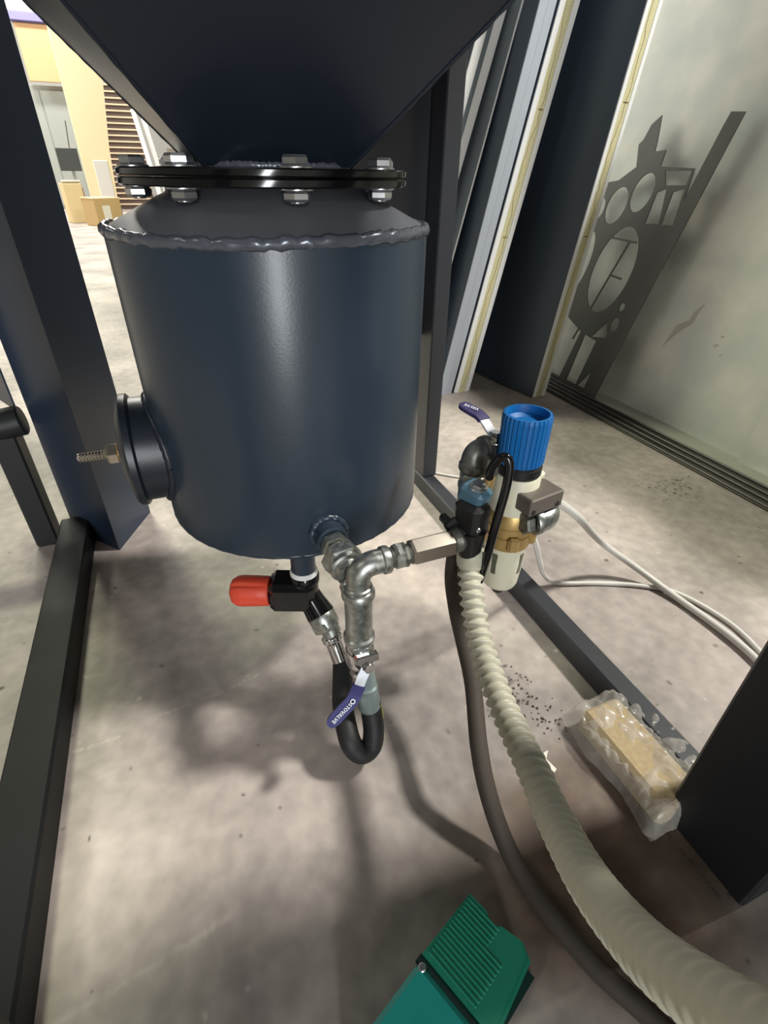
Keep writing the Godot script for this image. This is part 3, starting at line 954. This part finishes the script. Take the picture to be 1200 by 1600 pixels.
	var lv := thing("black_cable", "glossy black cable bent in a hairpin between the hose connector and the regulator", "cable")
	var cp := smooth_path([Vector3(0.352, 0.462, -0.503), Vector3(0.3505, 0.484, -0.4975), Vector3(0.3565, 0.502, -0.487), Vector3(0.3635, 0.494, -0.481), Vector3(0.3605, 0.461, -0.476), Vector3(0.351, 0.411, -0.472), Vector3(0.345, 0.358, -0.472), Vector3(0.340, 0.309, -0.476)], 0.004)
	s = S()
	add_sweep(s, cp, func(_s, _a): return 0.0062, 18)
	put("sheath", done(s), M.black_gloss, lv)
	put("ferrule", lathe(Vector3(0.3525, 0.448, -0.505), Vector3(0, 1, 0.1), rod(0.0072, 0.018, 0.001), 18), M.brass, lv)

# ---------------------------------------------------------------- hoses
func build_hoses() -> void:
	var h := thing("corrugated_hose", "cream corrugated hose curving from the black connector to the lower right", "hose")
	var pts := [Vector3(0.3285, 0.338, -0.4895), Vector3(0.3235, 0.318, -0.472), Vector3(0.315, 0.293, -0.444), Vector3(0.306, 0.264, -0.400), Vector3(0.293, 0.251, -0.338), Vector3(0.283, 0.251, -0.284), Vector3(0.271, 0.261, -0.232), Vector3(0.249, 0.285, -0.168), Vector3(0.223, 0.331, -0.107), Vector3(0.201, 0.388, -0.059), Vector3(0.188, 0.435, -0.028), Vector3(0.182, 0.482, 0.002), Vector3(0.178, 0.53, 0.03)]
	var path := smooth_path(pts, 0.0016)
	var s := S()
	add_sweep(s, path, func(d, a): return 0.0158 + lerpf(0.0027, 0.0008, smoothstep(0.22, 0.6, d)) * sin(d * TAU / 0.0138 + a) + 0.0015 * smoothstep(0.2, 0.5, d), 28)
	put("tube", done(s), M.hose_cream, h)
	put("cuff", lathe(Vector3(0.3315, 0.357, -0.4945), Vector3(-0.12, -1, 0.3), [[0.0, 0.0152], [0.0, 0.0185], [0.003, 0.0198], [0.020, 0.0198], [0.026, 0.0165], [0.030, 0.0155]], 36), M.hose_cream, h)
	var d := thing("rubber_hose", "old dark rubber hose dropping behind the corrugated hose to the floor", "hose", "")
	put("tube", sweep([Vector3(0.327, 0.40, -0.515), Vector3(0.322, 0.301, -0.52), Vector3(0.332, 0.224, -0.515), Vector3(0.336, 0.175, -0.490), Vector3(0.320, 0.150, -0.425), Vector3(0.290, 0.120, -0.348), Vector3(0.284, 0.080, -0.305), Vector3(0.288, 0.036, -0.262), Vector3(0.294, 0.014, -0.215), Vector3(0.305, 0.0135, -0.157), Vector3(0.324, 0.0135, -0.097), Vector3(0.35, 0.0135, -0.045), Vector3(0.38, 0.0135, 0.03)], 0.0128, 0.006, 18), M.old_rubber, d)
	var w := thing("braided_hose", "thick white hose running from the regulator across the floor to the right edge", "hose", "white air hoses")
	put("tube", sweep([Vector3(0.462, 0.405, -0.55), Vector3(0.535, 0.348, -0.58), Vector3(0.64, 0.264, -0.62), Vector3(0.75, 0.16, -0.66), Vector3(0.835, 0.085, -0.685), Vector3(0.90, 0.035, -0.65), Vector3(0.935, 0.011, -0.57), Vector3(0.946, 0.0105, -0.43), Vector3(0.935, 0.0105, -0.339), Vector3(0.90, 0.0105, -0.22)], 0.0078, 0.01, 16), M.hose_white, w)
	var n := thing("thin_tube", "thin white air tube looping from the regulator bowl across the floor", "hose", "white air hoses")
	put("tube", sweep([Vector3(0.44, 0.34, -0.55), Vector3(0.495, 0.29, -0.56), Vector3(0.559, 0.19, -0.60), Vector3(0.66, 0.06, -0.69), Vector3(0.70, 0.016, -0.700), Vector3(0.743, 0.007, -0.687), Vector3(0.816, 0.0055, -0.662), Vector3(0.894, 0.0055, -0.623), Vector3(0.956, 0.0055, -0.572), Vector3(0.985, 0.0055, -0.46), Vector3(0.965, 0.0055, -0.357), Vector3(0.93, 0.0055, -0.26)], 0.0052, 0.01, 12), M.hose_white, n)
	var g := thing("floor_cable", "thin pale cable on the floor behind the right rear post", "cable")
	put("wire", sweep([Vector3(0.66, 0.004, -1.30), Vector3(0.70, 0.004, -1.265), Vector3(0.75, 0.004, -1.225), Vector3(0.84, 0.004, -1.17), Vector3(0.98, 0.004, -1.05)], 0.0035, 0.01, 8), M.hose_white, g)

# ---------------------------------------------------------------- things on the floor
func build_floor_things() -> void:
	# foot pedal
	var p := thing("foot_pedal", "teal foot pedal switch with a ribbed green tread on the floor", "pedal")
	p.transform = Transform3D(Basis(Vector3(0.917, 0, -0.397), Vector3.UP, Vector3(0.397, 0, 0.917)), Vector3(0.1265, 0, -0.1785))
	var flat := Basis(Vector3.RIGHT, Vector3.BACK, Vector3.UP)   # outline (x, z), thickness along y
	var out := [Vector2(0.002, -0.002), Vector2(0.089, 0.0), Vector2(0.089, 0.026), Vector2(0.084, 0.034), Vector2(0.084, 0.040), Vector2(0.089, 0.048), Vector2(0.094, 0.072), Vector2(0.085, 0.084), Vector2(0.002, 0.094)]
	var tread := put("tread", extrude(out, Transform3D(flat, Vector3(0, 0.045, 0)), 0.010), M.teal_green, p)
	for k in 15:
		var x := 0.009 + k * 0.0053
		put("rib", box(Vector3(0.0026, 0.003, 0.046 if x > 0.06 else 0.068), Vector3(x, 0.0505, 0.025 if x > 0.06 else 0.036), 0.001), M.teal_green, tread)
	put("skirt", extrude([Vector2(0.0, 0.0), Vector2(0.085, 0.002), Vector2(0.085, 0.026), Vector2(0.080, 0.034), Vector2(0.085, 0.048), Vector2(0.097, 0.074), Vector2(0.088, 0.090), Vector2(0.0, 0.10)], Transform3D(flat, Vector3(0, 0.026, 0)), 0.03), M.teal_green, p)
	put("base_plate", extrude([Vector2(-0.12, -0.004), Vector2(0.09, -0.004), Vector2(0.09, 0.1), Vector2(-0.12, 0.1)], Transform3D(flat, Vector3(0, 0.005, 0)), 0.01), M.teal_dark, p)
	put("housing", box(Vector3(0.118, 0.046, 0.098), Vector3(-0.0645, 0.031, 0.049), 0.006), M.teal_paint, p)
	put("hinge", lathe(Vector3(-0.002, 0.043, -0.004), Vector3.BACK, rod(0.006, 0.105, 0.001), 16), M.teal_dark, p)
	put("hinge_screw", lathe(Vector3(-0.0085, 0.0535, 0.007), Vector3.UP, rod(0.0045, 0.003, 0.001), 16), M.zinc, p)
	put("badge", box(Vector3(0.014, 0.001, 0.014), Vector3(-0.052, 0.0545, 0.042), 0.0004, Basis(Vector3.UP, 0.78)), M.print_white, p)
	# foam block wrapped in film
	var f := put("foam_block", foam_mesh(), M.foam)
	tag(f, "tan foam block lying against the right base rail, wrapped in film", "foam")
	var w := put("plastic_film", film_mesh(), M.film)
	tag(w, "crumpled clear plastic film draped over the tan foam block and rail", "film")
	# litter
	var c := put("paper_scrap", extrude([Vector2(-0.004, -0.022), Vector2(0.006, -0.024), Vector2(0.004, -0.008), Vector2(0.02, -0.010), Vector2(0.008, 0.002), Vector2(0.013, 0.022), Vector2(0.006, 0.026), Vector2(0.001, 0.006), Vector2(-0.009, 0.0)], Transform3D(Basis(Vector3.RIGHT, Vector3.BACK, Vector3.UP), Vector3(0.424, 0.0015, -0.350)), 0.0015), M.paper)
	tag(c, "small torn white scrap on the floor beside the corrugated hose", "scrap")
	var rnd := RandomNumberGenerator.new()
	rnd.seed = 77
	var st := S()
	for k in 130:
		var q := Vector3(0.445 + rnd.randfn() * 0.022, 0.0, -0.5 + rnd.randfn() * 0.035)
		if k > 80:
			q = Vector3(0.47 + rnd.randfn() * 0.02, 0.0, -0.42 + rnd.randfn() * 0.03)
		var r := rnd.randf_range(0.0012, 0.0036)
		add_box(st, Transform3D(Basis(Vector3(rnd.randf(), rnd.randf(), 0.3).normalized(), rnd.randf() * 3.0), q + Vector3(0, r * 0.4, 0)), Vector3(r, r * 0.7, r * 1.3), r * 0.2)
	var gm := put("grit", done(st), M.grit)
	gm.set_meta("kind", "stuff")
	tag(gm, "brown blasting grit spilt on the floor beside the corrugated hose", "grit")

func foam_mesh() -> ArrayMesh:
	var st := S()
	add_box(st, Transform3D(Basis(Vector3.UP, 0.02), Vector3(0.555, 0.026, -0.290)), Vector3(0.078, 0.050, 0.178), 0.007)
	return done(st)

func film_mesh() -> ArrayMesh:
	# a thin crumpled cover: a low mound over the block and the rail, open below
	var n := FastNoiseLite.new()
	n.seed = 19
	n.frequency = 26.0
	n.noise_type = FastNoiseLite.TYPE_CELLULAR
	n.cellular_return_type = FastNoiseLite.RETURN_DISTANCE2_SUB
	n.fractal_octaves = 2
	var st := S()
	var nu := 46
	var nv := 64
	var g := []
	for j in nv + 1:
		var row := []
		for i in nu + 1:
			var u := float(i) / nu * 2.0 - 1.0
			var v := float(j) / nv * 2.0 - 1.0
			var q := maxf(pow(absf(u), 14.0) + pow(absf(v), 12.0), 0.0)
			var top := 0.073 * pow(maxf(0.0, 1.0 - q), 0.35) * (1.0 - 0.12 * absf(u))
			var x := 0.577 + u * 0.074 + 0.005 * sin(v * 5.0)
			var z := -0.300 + v * 0.108
			var k := n.get_noise_2d(x, z) * 0.020
			row.append(Vector3(x + k * 0.25, maxf(0.003, top + k * (1.0 if top > 0.02 else 0.2) - 0.004), z - k * 0.2))
		g.append(row)
	for j in nv:
		for i in nu:
			quad(st, g[j][i], g[j + 1][i], g[j + 1][i + 1], g[j][i + 1], -1)
	return done(st)

# ---------------------------------------------------------------- panels and sheets along the right wall
func leaning(x: float, z: float, lean: float, yaw: float) -> Transform3D:
	var up := Vector3(lean, 1.0, 0.0).normalized()
	var l := Vector3(-sin(yaw), 0, -cos(yaw))
	var t := up.cross(l) * -1.0
	l = t.cross(up).normalized() * -1.0
	t = t.normalized()
	if t.x < 0.0:
		t = -t
	if l.z > 0.0:
		l = -l
	return Transform3D(Basis(t, up, -l), Vector3(x, 0, z))   # x = thickness, y = up the panel, z = towards the viewer

func sandwich(label: String, x: float, z: float, lean: float, yaw: float, thick: float, skin: float, length: float, height: float, face: Material, core: Material, edge: Material) -> void:
	var t := thing("sandwich_panel", label, "panel", "sandwich panels leaning on the wall")
	t.transform = leaning(x, z, lean, yaw)
	t.position.y = 0.004
	put("face_sheet", box(Vector3(0.002, height, length - 0.004), Vector3(0.001, height * 0.5, -length * 0.5 - 0.002), 0.0004), face, t)
	put("edge_strip", box(Vector3(skin, height, length), Vector3(0.002 + skin * 0.5, height * 0.5, -length * 0.5), 0.001), edge, t)
	var co := put("core", box(Vector3(thick - 2.0 * skin, height, length - 0.004), Vector3(thick * 0.5, height * 0.5, -length * 0.5), 0.001), core, t)
	if core == M.mineral_wool:
		# a ragged crack wandering up the end of the wool, and two cross joints
		var rnd := RandomNumberGenerator.new()
		rnd.seed = int(x * 1000.0)
		var st := S()
		var path := []
		for k in 90:
			path.append(Vector3(thick * 0.5 + rnd.randf_range(-0.12, 0.12) * (thick - 2.0 * skin) + 0.2 * (thick - 2.0 * skin) * sin(k * 0.31), 0.02 + k * height / 92.0, -0.0018))
		add_sweep(st, path, func(_s, _a): return 0.0008, 5)
		for yy in [0.62, 1.02]:
			add_box(st, Transform3D(Basis(Vector3.BACK, 0.15), Vector3(thick * 0.5 + 0.004, yy, -0.0018)), Vector3((thick - 2.0 * skin) * 0.6, 0.003, 0.002), 0.0005)
		put("crack", done(st), M.wool_dark, co)
	put("edge_strip", box(Vector3(skin, height, length), Vector3(thick - skin * 0.5, height * 0.5, -length * 0.5), 0.001), edge, t)

func build_panels() -> void:
	sandwich("nearest sandwich panel with a broad dark face, white edges and a yellow wool core", 1.375, -1.735, 0.132, 0.20, 0.075, 0.0175, 1.3, 2.1, M.panel_dark, M.mineral_wool, M.panel_white)
	sandwich("second sandwich panel with white edges and a pale core, behind the zinc profile", 1.081, -1.902, 0.205, 0.13, 0.083, 0.0225, 1.3, 2.1, M.panel_dark, M.mineral_wool, M.panel_white)
	sandwich("third panel closed with a bluish zinc edge profile, left of the second panel", 1.004, -1.900, 0.205, 0.13, 0.070, 0.034, 1.3, 2.1, M.panel_dark, M.panel_zinc, M.panel_zinc)
	# a thin sheet and two more panels, mostly hidden by the machine's rear post
	var sh := thing("thin_sheet", "thin grey sheet with a bright white edge, left of the zinc-edged panel", "sheet")
	sh.transform = leaning(0.937, -1.98, 0.247, 0.13)
	put("face_sheet", box(Vector3(0.004, 2.1, 1.2), Vector3(0, 1.05, -0.602), 0.0005), M.panel_grey, sh)
	put("edge_strip", box(Vector3(0.006, 2.1, 0.003), Vector3(0, 1.05, 0.0), 0.0005), M.panel_white, sh)
	sandwich("narrow sandwich panel with two white edges just right of the rear post's top", 0.782, -2.02, 0.280, 0.13, 0.090, 0.034, 1.2, 2.1, M.panel_dark, M.panel_grey, M.panel_white)
	sandwich("leftmost leaning panel, a white-edged sliver right at the rear post", 0.690, -2.05, 0.280, 0.13, 0.075, 0.028, 1.2, 2.1, M.panel_dark, M.panel_grey, M.panel_white)
	# perforated strip on the third panel
	var b := thing("metal_strip", "short grey metal strip with two holes on the zinc-edged panel's face", "strip")
	b.transform = leaning(1.002, -1.95, 0.205, 0.13)
	put("plate", extrude([Vector2(-0.03, 0.72), Vector2(0.03, 0.72), Vector2(0.03, 0.97), Vector2(0.0, 0.97), Vector2(-0.025, 0.93), Vector2(-0.02, 0.87), Vector2(-0.03, 0.85)], Transform3D(Basis(Vector3.FORWARD, Vector3.UP, Vector3.RIGHT), Vector3(0.006, 0, 0)), 0.005), M.scrap_steel, b)
	for y in [0.77, 0.87]:
		put("hole", lathe(Vector3(0.002, y, 0.0), Vector3.LEFT, rod(0.006, 0.003, 0.0005), 12), M.black_plastic, b)
	# big steel sheets
	var w1 := thing("steel_sheet", "tall bright galvanised steel sheet leaning against the right wall", "sheet")
	w1.transform = leaning(1.69, -0.99, 0.14, 0.0)
	put("sheet", box(Vector3(0.004, 1.45, 2.4), Vector3(0, 0.725, -1.2), 0.0006), M.sheet_steel, w1)
	var flat := Transform3D(Basis(Vector3.BACK, Vector3.UP, Vector3.LEFT), Vector3(-0.0023, 0, 0))
	put("stain", extrude([Vector2(-0.478, 0.257), Vector2(-0.461, 0.310), Vector2(-0.454, 0.346), Vector2(-0.428, 0.362), Vector2(-0.408, 0.374), Vector2(-0.404, 0.403), Vector2(-0.373, 0.441), Vector2(-0.386, 0.399), Vector2(-0.389, 0.367), Vector2(-0.424, 0.335), Vector2(-0.448, 0.305)], flat, 0.0006), M.stain_grey, w1)
	for q in [[-0.26, 0.351, 0.006], [-0.269, 0.319, 0.009], [-0.237, 0.294, 0.006]]:
		put("stain", extrude([Vector2(q[0] - q[2], q[1]), Vector2(q[0], q[1] - q[2]), Vector2(q[0] + q[2] * 1.4, q[1] + q[2] * 0.4), Vector2(q[0], q[1] + q[2])], flat, 0.0006), M.stain_grey, w1)
	var w2 := thing("steel_sheet", "lower galvanised sheet standing at the right edge before the tall one", "sheet")
	w2.transform = leaning(1.668, -0.30, 0.14, 0.0)
	put("sheet", box(Vector3(0.004, 1.4, 0.69), Vector3(0, 0.7, -0.345), 0.0006), M.sheet_steel, w2)
	# laser-cut scrap skeleton
	var k := CSGCombiner3D.new()
	k.name = "cut_sheet"
	add_child(k, true)
	tag(k, "dark laser-cut scrap sheet full of round and square cutouts, leaning on bright steel", "scrap sheet")
	# outline in (z, y): polygon plane turned so that its x runs along z
	k.transform = leaning(1.605, 0.0, 0.16, 0.0)
	var turn := Transform3D(Basis(Vector3.BACK, Vector3.UP, Vector3.LEFT), Vector3.ZERO)
	var outline := [Vector2(-2.05, 0.01), Vector2(-1.625, 0.01), Vector2(-1.566, 0.369), Vector2(-1.455, 0.986), Vector2(-1.507, 0.990), Vector2(-1.516, 0.955), Vector2(-1.556, 0.745), Vector2(-1.562, 0.839), Vector2(-1.714, 0.845), Vector2(-1.716, 0.895), Vector2(-1.765, 0.891), Vector2(-1.772, 0.93), Vector2(-1.791, 1.0), Vector2(-1.825, 0.974), Vector2(-1.840, 0.93), Vector2(-1.856, 0.915), Vector2(-1.83, 0.844), Vector2(-1.90, 0.80), Vector2(-2.05, 0.78)]
	var base := CSGPolygon3D.new()
	base.name = "plate"
	base.polygon = PackedVector2Array(outline)
	base.depth = 0.004
	base.transform = turn
	base.material = M.scrap_steel
	k.add_child(base)
	var cuts := [
		[Vector2(-1.685, 0.832), Vector2(-1.571, 0.832), Vector2(-1.571, 0.790), Vector2(-1.66, 0.788)],
		[Vector2(-1.688, 0.765), Vector2(-1.650, 0.778), Vector2(-1.626, 0.668), Vector2(-1.692, 0.665)],
		[Vector2(-1.616, 0.768), Vector2(-1.572, 0.780), Vector2(-1.563, 0.668), Vector2(-1.616, 0.666)],
		[Vector2(-1.76, 0.235), Vector2(-1.70, 0.31), Vector2(-1.68, 0.25)],
		[Vector2(-1.82, 0.03), Vector2(-1.755, 0.03), Vector2(-1.725, 0.225), Vector2(-1.80, 0.235)],
		[Vector2(-1.74, 0.03), Vector2(-1.70, 0.03), Vector2(-1.69, 0.11)],
		[Vector2(-1.99, 0.03), Vector2(-1.87, 0.03), Vector2(-1.83, 0.24), Vector2(-1.97, 0.29)],
	]
	for c in [[-1.757, 0.762, 0.050, 0.064], [-1.868, 0.715, 0.052, 0.064], [-1.775, 0.490, 0.105, 0.160], [-1.660, 0.305, 0.022, 0.028], [-1.965, 0.50, 0.05, 0.12], [-1.655, 0.375, 0.014, 0.016], [-1.96, 0.70, 0.03, 0.04]]:
		var e := []
		for i in 36:
			var a := TAU * i / 36.0
			e.append(Vector2(c[0] + cos(a) * c[2] + 0.1 * sin(a) * c[3], c[1] + sin(a) * c[3]))
		cuts.append(e)
	for c in cuts:
		var h := CSGPolygon3D.new()
		h.name = "cutout"
		h.operation = CSGShape3D.OPERATION_SUBTRACTION
		h.polygon = PackedVector2Array(c)
		h.depth = 0.02
		h.transform = turn * Transform3D(Basis(), Vector3(0, 0, 0.008))
		h.material = M.scrap_steel
		k.add_child(h, true)
	# thin webs left standing across the big cutout
	for wv in [[Vector2(-1.865, 0.20), Vector2(-1.735, 0.60)], [Vector2(-1.83, 0.605), Vector2(-1.70, 0.600)], [Vector2(-1.775, 0.475), Vector2(-1.71, 0.470)]]:
		var a: Vector2 = wv[0]
		var b2: Vector2 = wv[1]
		var wb := CSGBox3D.new()
		wb.name = "web"
		wb.size = Vector3((b2 - a).length(), 0.007, 0.004)
		var m2 := (a + b2) * 0.5
		wb.transform = turn * Transform3D(Basis(Vector3.BACK, (b2 - a).angle()), Vector3(m2.x, m2.y, -0.002))
		wb.material = M.scrap_steel
		k.add_child(wb, true)

# ---------------------------------------------------------------- far end of the hall, left of the machine
func solid(called: String, label: String, category: String, size: Vector3, at: Vector3, m: Material, turn := Basis(), group := "") -> MeshInstance3D:
	var o := put(called, box(size, Vector3.ZERO, minf(0.01, size[size.min_axis_index()] * 0.3)), m)
	o.transform = Transform3D(turn, at)
	tag(o, label, category, group)
	return o

func build_far() -> void:
	# cardboard box in front
	var b := thing("cardboard_box", "brown cardboard box with a white label on the far floor", "box")
	b.transform = Transform3D(Basis(Vector3.UP, 0.55), Vector3(-0.77, 0.0, -11.3))
	put("carton", box(Vector3(0.46, 0.40, 0.42), Vector3(0, 0.20, 0), 0.008), M.cardboard, b)
	put("lid", box(Vector3(0.47, 0.02, 0.43), Vector3(0, 0.405, 0), 0.004), M.cardboard_light, b)
	put("label_sticker", box(Vector3(0.13, 0.2, 0.004), Vector3(-0.04, 0.2, 0.212), 0.001), M.paper, b)
	var b2 := thing("cardboard_box", "narrow pale carton standing on end left of the brown box", "box")
	b2.transform = Transform3D(Basis(Vector3.UP, 0.3), Vector3(-1.24, 0.0, -12.0))
	put("carton", box(Vector3(0.3, 0.6, 0.3), Vector3(0, 0.3, 0), 0.008), M.cardboard_light, b2)
	put("flap", box(Vector3(0.3, 0.02, 0.14), Vector3(0, 0.61, 0.07), 0.004, Basis(Vector3.RIGHT, -0.5)), M.paper, b2)
	solid("blue_bag", "small blue bag on the floor right of the brown box", "bag", Vector3(0.16, 0.2, 0.16), Vector3(-0.62, 0.10, -12.6), M.tool_blue, Basis(Vector3.UP, 0.5))
	var rb := thing("red_box", "small red tool box behind the brown carton", "box")
	rb.position = Vector3(-1.32, 0.0, -13.6)
	put("case", box(Vector3(0.24, 0.5, 0.22), Vector3(0, 0.25, 0), 0.01), M.red_box, rb)
	put("label_sticker", box(Vector3(0.12, 0.16, 0.004), Vector3(0.05, 0.3, 0.112), 0.001), M.paper, rb)
	# grey cabinet with a dark screen in front
	var cab := thing("cabinet", "tall grey steel cabinet at the far left of the hall", "cabinet")
	cab.position = Vector3(-1.8, 0.0, -16.4)
	put("body", box(Vector3(1.3, 2.35, 0.6), Vector3(0, 1.175, -0.3), 0.01), M.cabinet_grey, cab)
	put("door", box(Vector3(0.62, 2.2, 0.02), Vector3(-0.32, 1.17, 0.01), 0.004), M.cabinet_grey, cab)
	put("door", box(Vector3(0.60, 2.2, 0.02), Vector3(0.32, 1.17, 0.012), 0.004), M.cabinet_grey, cab)
	put("handle", box(Vector3(0.03, 0.14, 0.03), Vector3(0.52, 0.85, 0.03), 0.006), M.white_paint, cab)
	var mo := thing("monitor", "dark monitor on a thin arm in front of the grey cabinet", "monitor")
	mo.position = Vector3(-1.17, 0.0, -12.4)
	put("screen", box(Vector3(0.34, 0.34, 0.04), Vector3(-0.02, 0.95, 0), 0.006), M.screen_dark, mo)
	put("arm", box(Vector3(0.015, 0.42, 0.015), Vector3(0.06, 1.30, 0), 0.003, Basis(Vector3.BACK, -0.12)), M.screen_dark, mo)
	put("pole", box(Vector3(0.05, 0.8, 0.05), Vector3(0.0, 0.4, -0.03), 0.006), M.cabinet_grey, mo)
	# orange board and violet band above the cabinet
	solid("orange_board", "orange-brown wooden board standing on the grey cabinet", "board", Vector3(0.8, 0.95, 0.05), Vector3(-1.5, 2.86, -16.2), M.board_orange)
	solid("violet_bale", "violet-blue roll lying on top of the orange board", "roll", Vector3(0.8, 0.14, 0.4), Vector3(-1.55, 3.42, -16.3), M.violet_band)
	solid("white_bale", "white bale stacked on the violet roll", "bale", Vector3(0.9, 0.22, 0.4), Vector3(-1.55, 3.60, -16.3), M.white_paint)
	# tall yellow sheet with a paler lower part
	var y := thing("yellow_sheet", "tall pale yellow sheet standing between the cabinet and the plank stack", "sheet")
	y.transform = Transform3D(Basis(Vector3.UP, 0.35), Vector3(-0.94, 0.0, -15.0))
	put("sheet", extrude([Vector2(-0.26, 0.0), Vector2(0.27, 0.0), Vector2(0.36, 1.2), Vector2(0.52, 2.2), Vector2(0.62, 3.0), Vector2(0.5, 3.4), Vector2(-0.26, 3.4)], Transform3D(Basis(), Vector3.ZERO), 0.06), M.sheet_yellow, y)
	put("wrap", box(Vector3(0.3, 0.75, 0.07), Vector3(0.1, 0.6, 0.012), 0.01), M.hose_white, y)
	# stacked planks with pale spacers between them
	var s := thing("plank_stack", "tall stack of brown planks with pale edges at the far wall", "plank stack")
	s.position = Vector3(-0.38, 0.0, -16.0)
	for k in 21:
		put("plank", box(Vector3(1.0, 0.085, 0.8), Vector3(0, 0.05 + k * 0.114, -0.4), 0.006), M.plank_brown, s)
		put("batten", box(Vector3(1.0, 0.030, 0.82), Vector3(0.0, 0.107 + k * 0.114, -0.395), 0.004), M.plank_pale, s)
	# white bars leaning on the stack
	for q in [["long white bar leaning on the plank stack, the left one of two", 0.30, 0.10], ["shorter white bar leaning on the plank stack, the right one of two", 0.47, -0.02]]:
		var o := put("white_bar", box(Vector3(0.10, 2.1 - q[1] * 0.5, 0.06), Vector3(0, 1.05 - q[1] * 0.25, 0), 0.008), M.white_paint)
		o.transform = Transform3D(Basis(Vector3.BACK, 0.14), Vector3(q[1] + 0.02, 0.0, -15.5 + q[2]))
		tag(o, q[0], "bar", "white bars leaning at the plank stack")
	# tools beyond the flange
	solid("grey_machine", "small grey-brown machine behind the white bars", "machine", Vector3(0.5, 1.25, 0.4), Vector3(0.88, 0.625, -15.8), M.tool_grey)
	solid("green_tool", "small green plastic thing just behind the flange's left front bolt", "tool", Vector3(0.16, 0.2, 0.14), Vector3(0.86, 0.93, -12.0), M.tool_green, Basis(Vector3.UP, 0.4))
	solid("bench", "grey bench at the far side behind the flange", "bench", Vector3(1.2, 0.82, 0.5), Vector3(1.2, 0.41, -12.1), M.tool_grey)
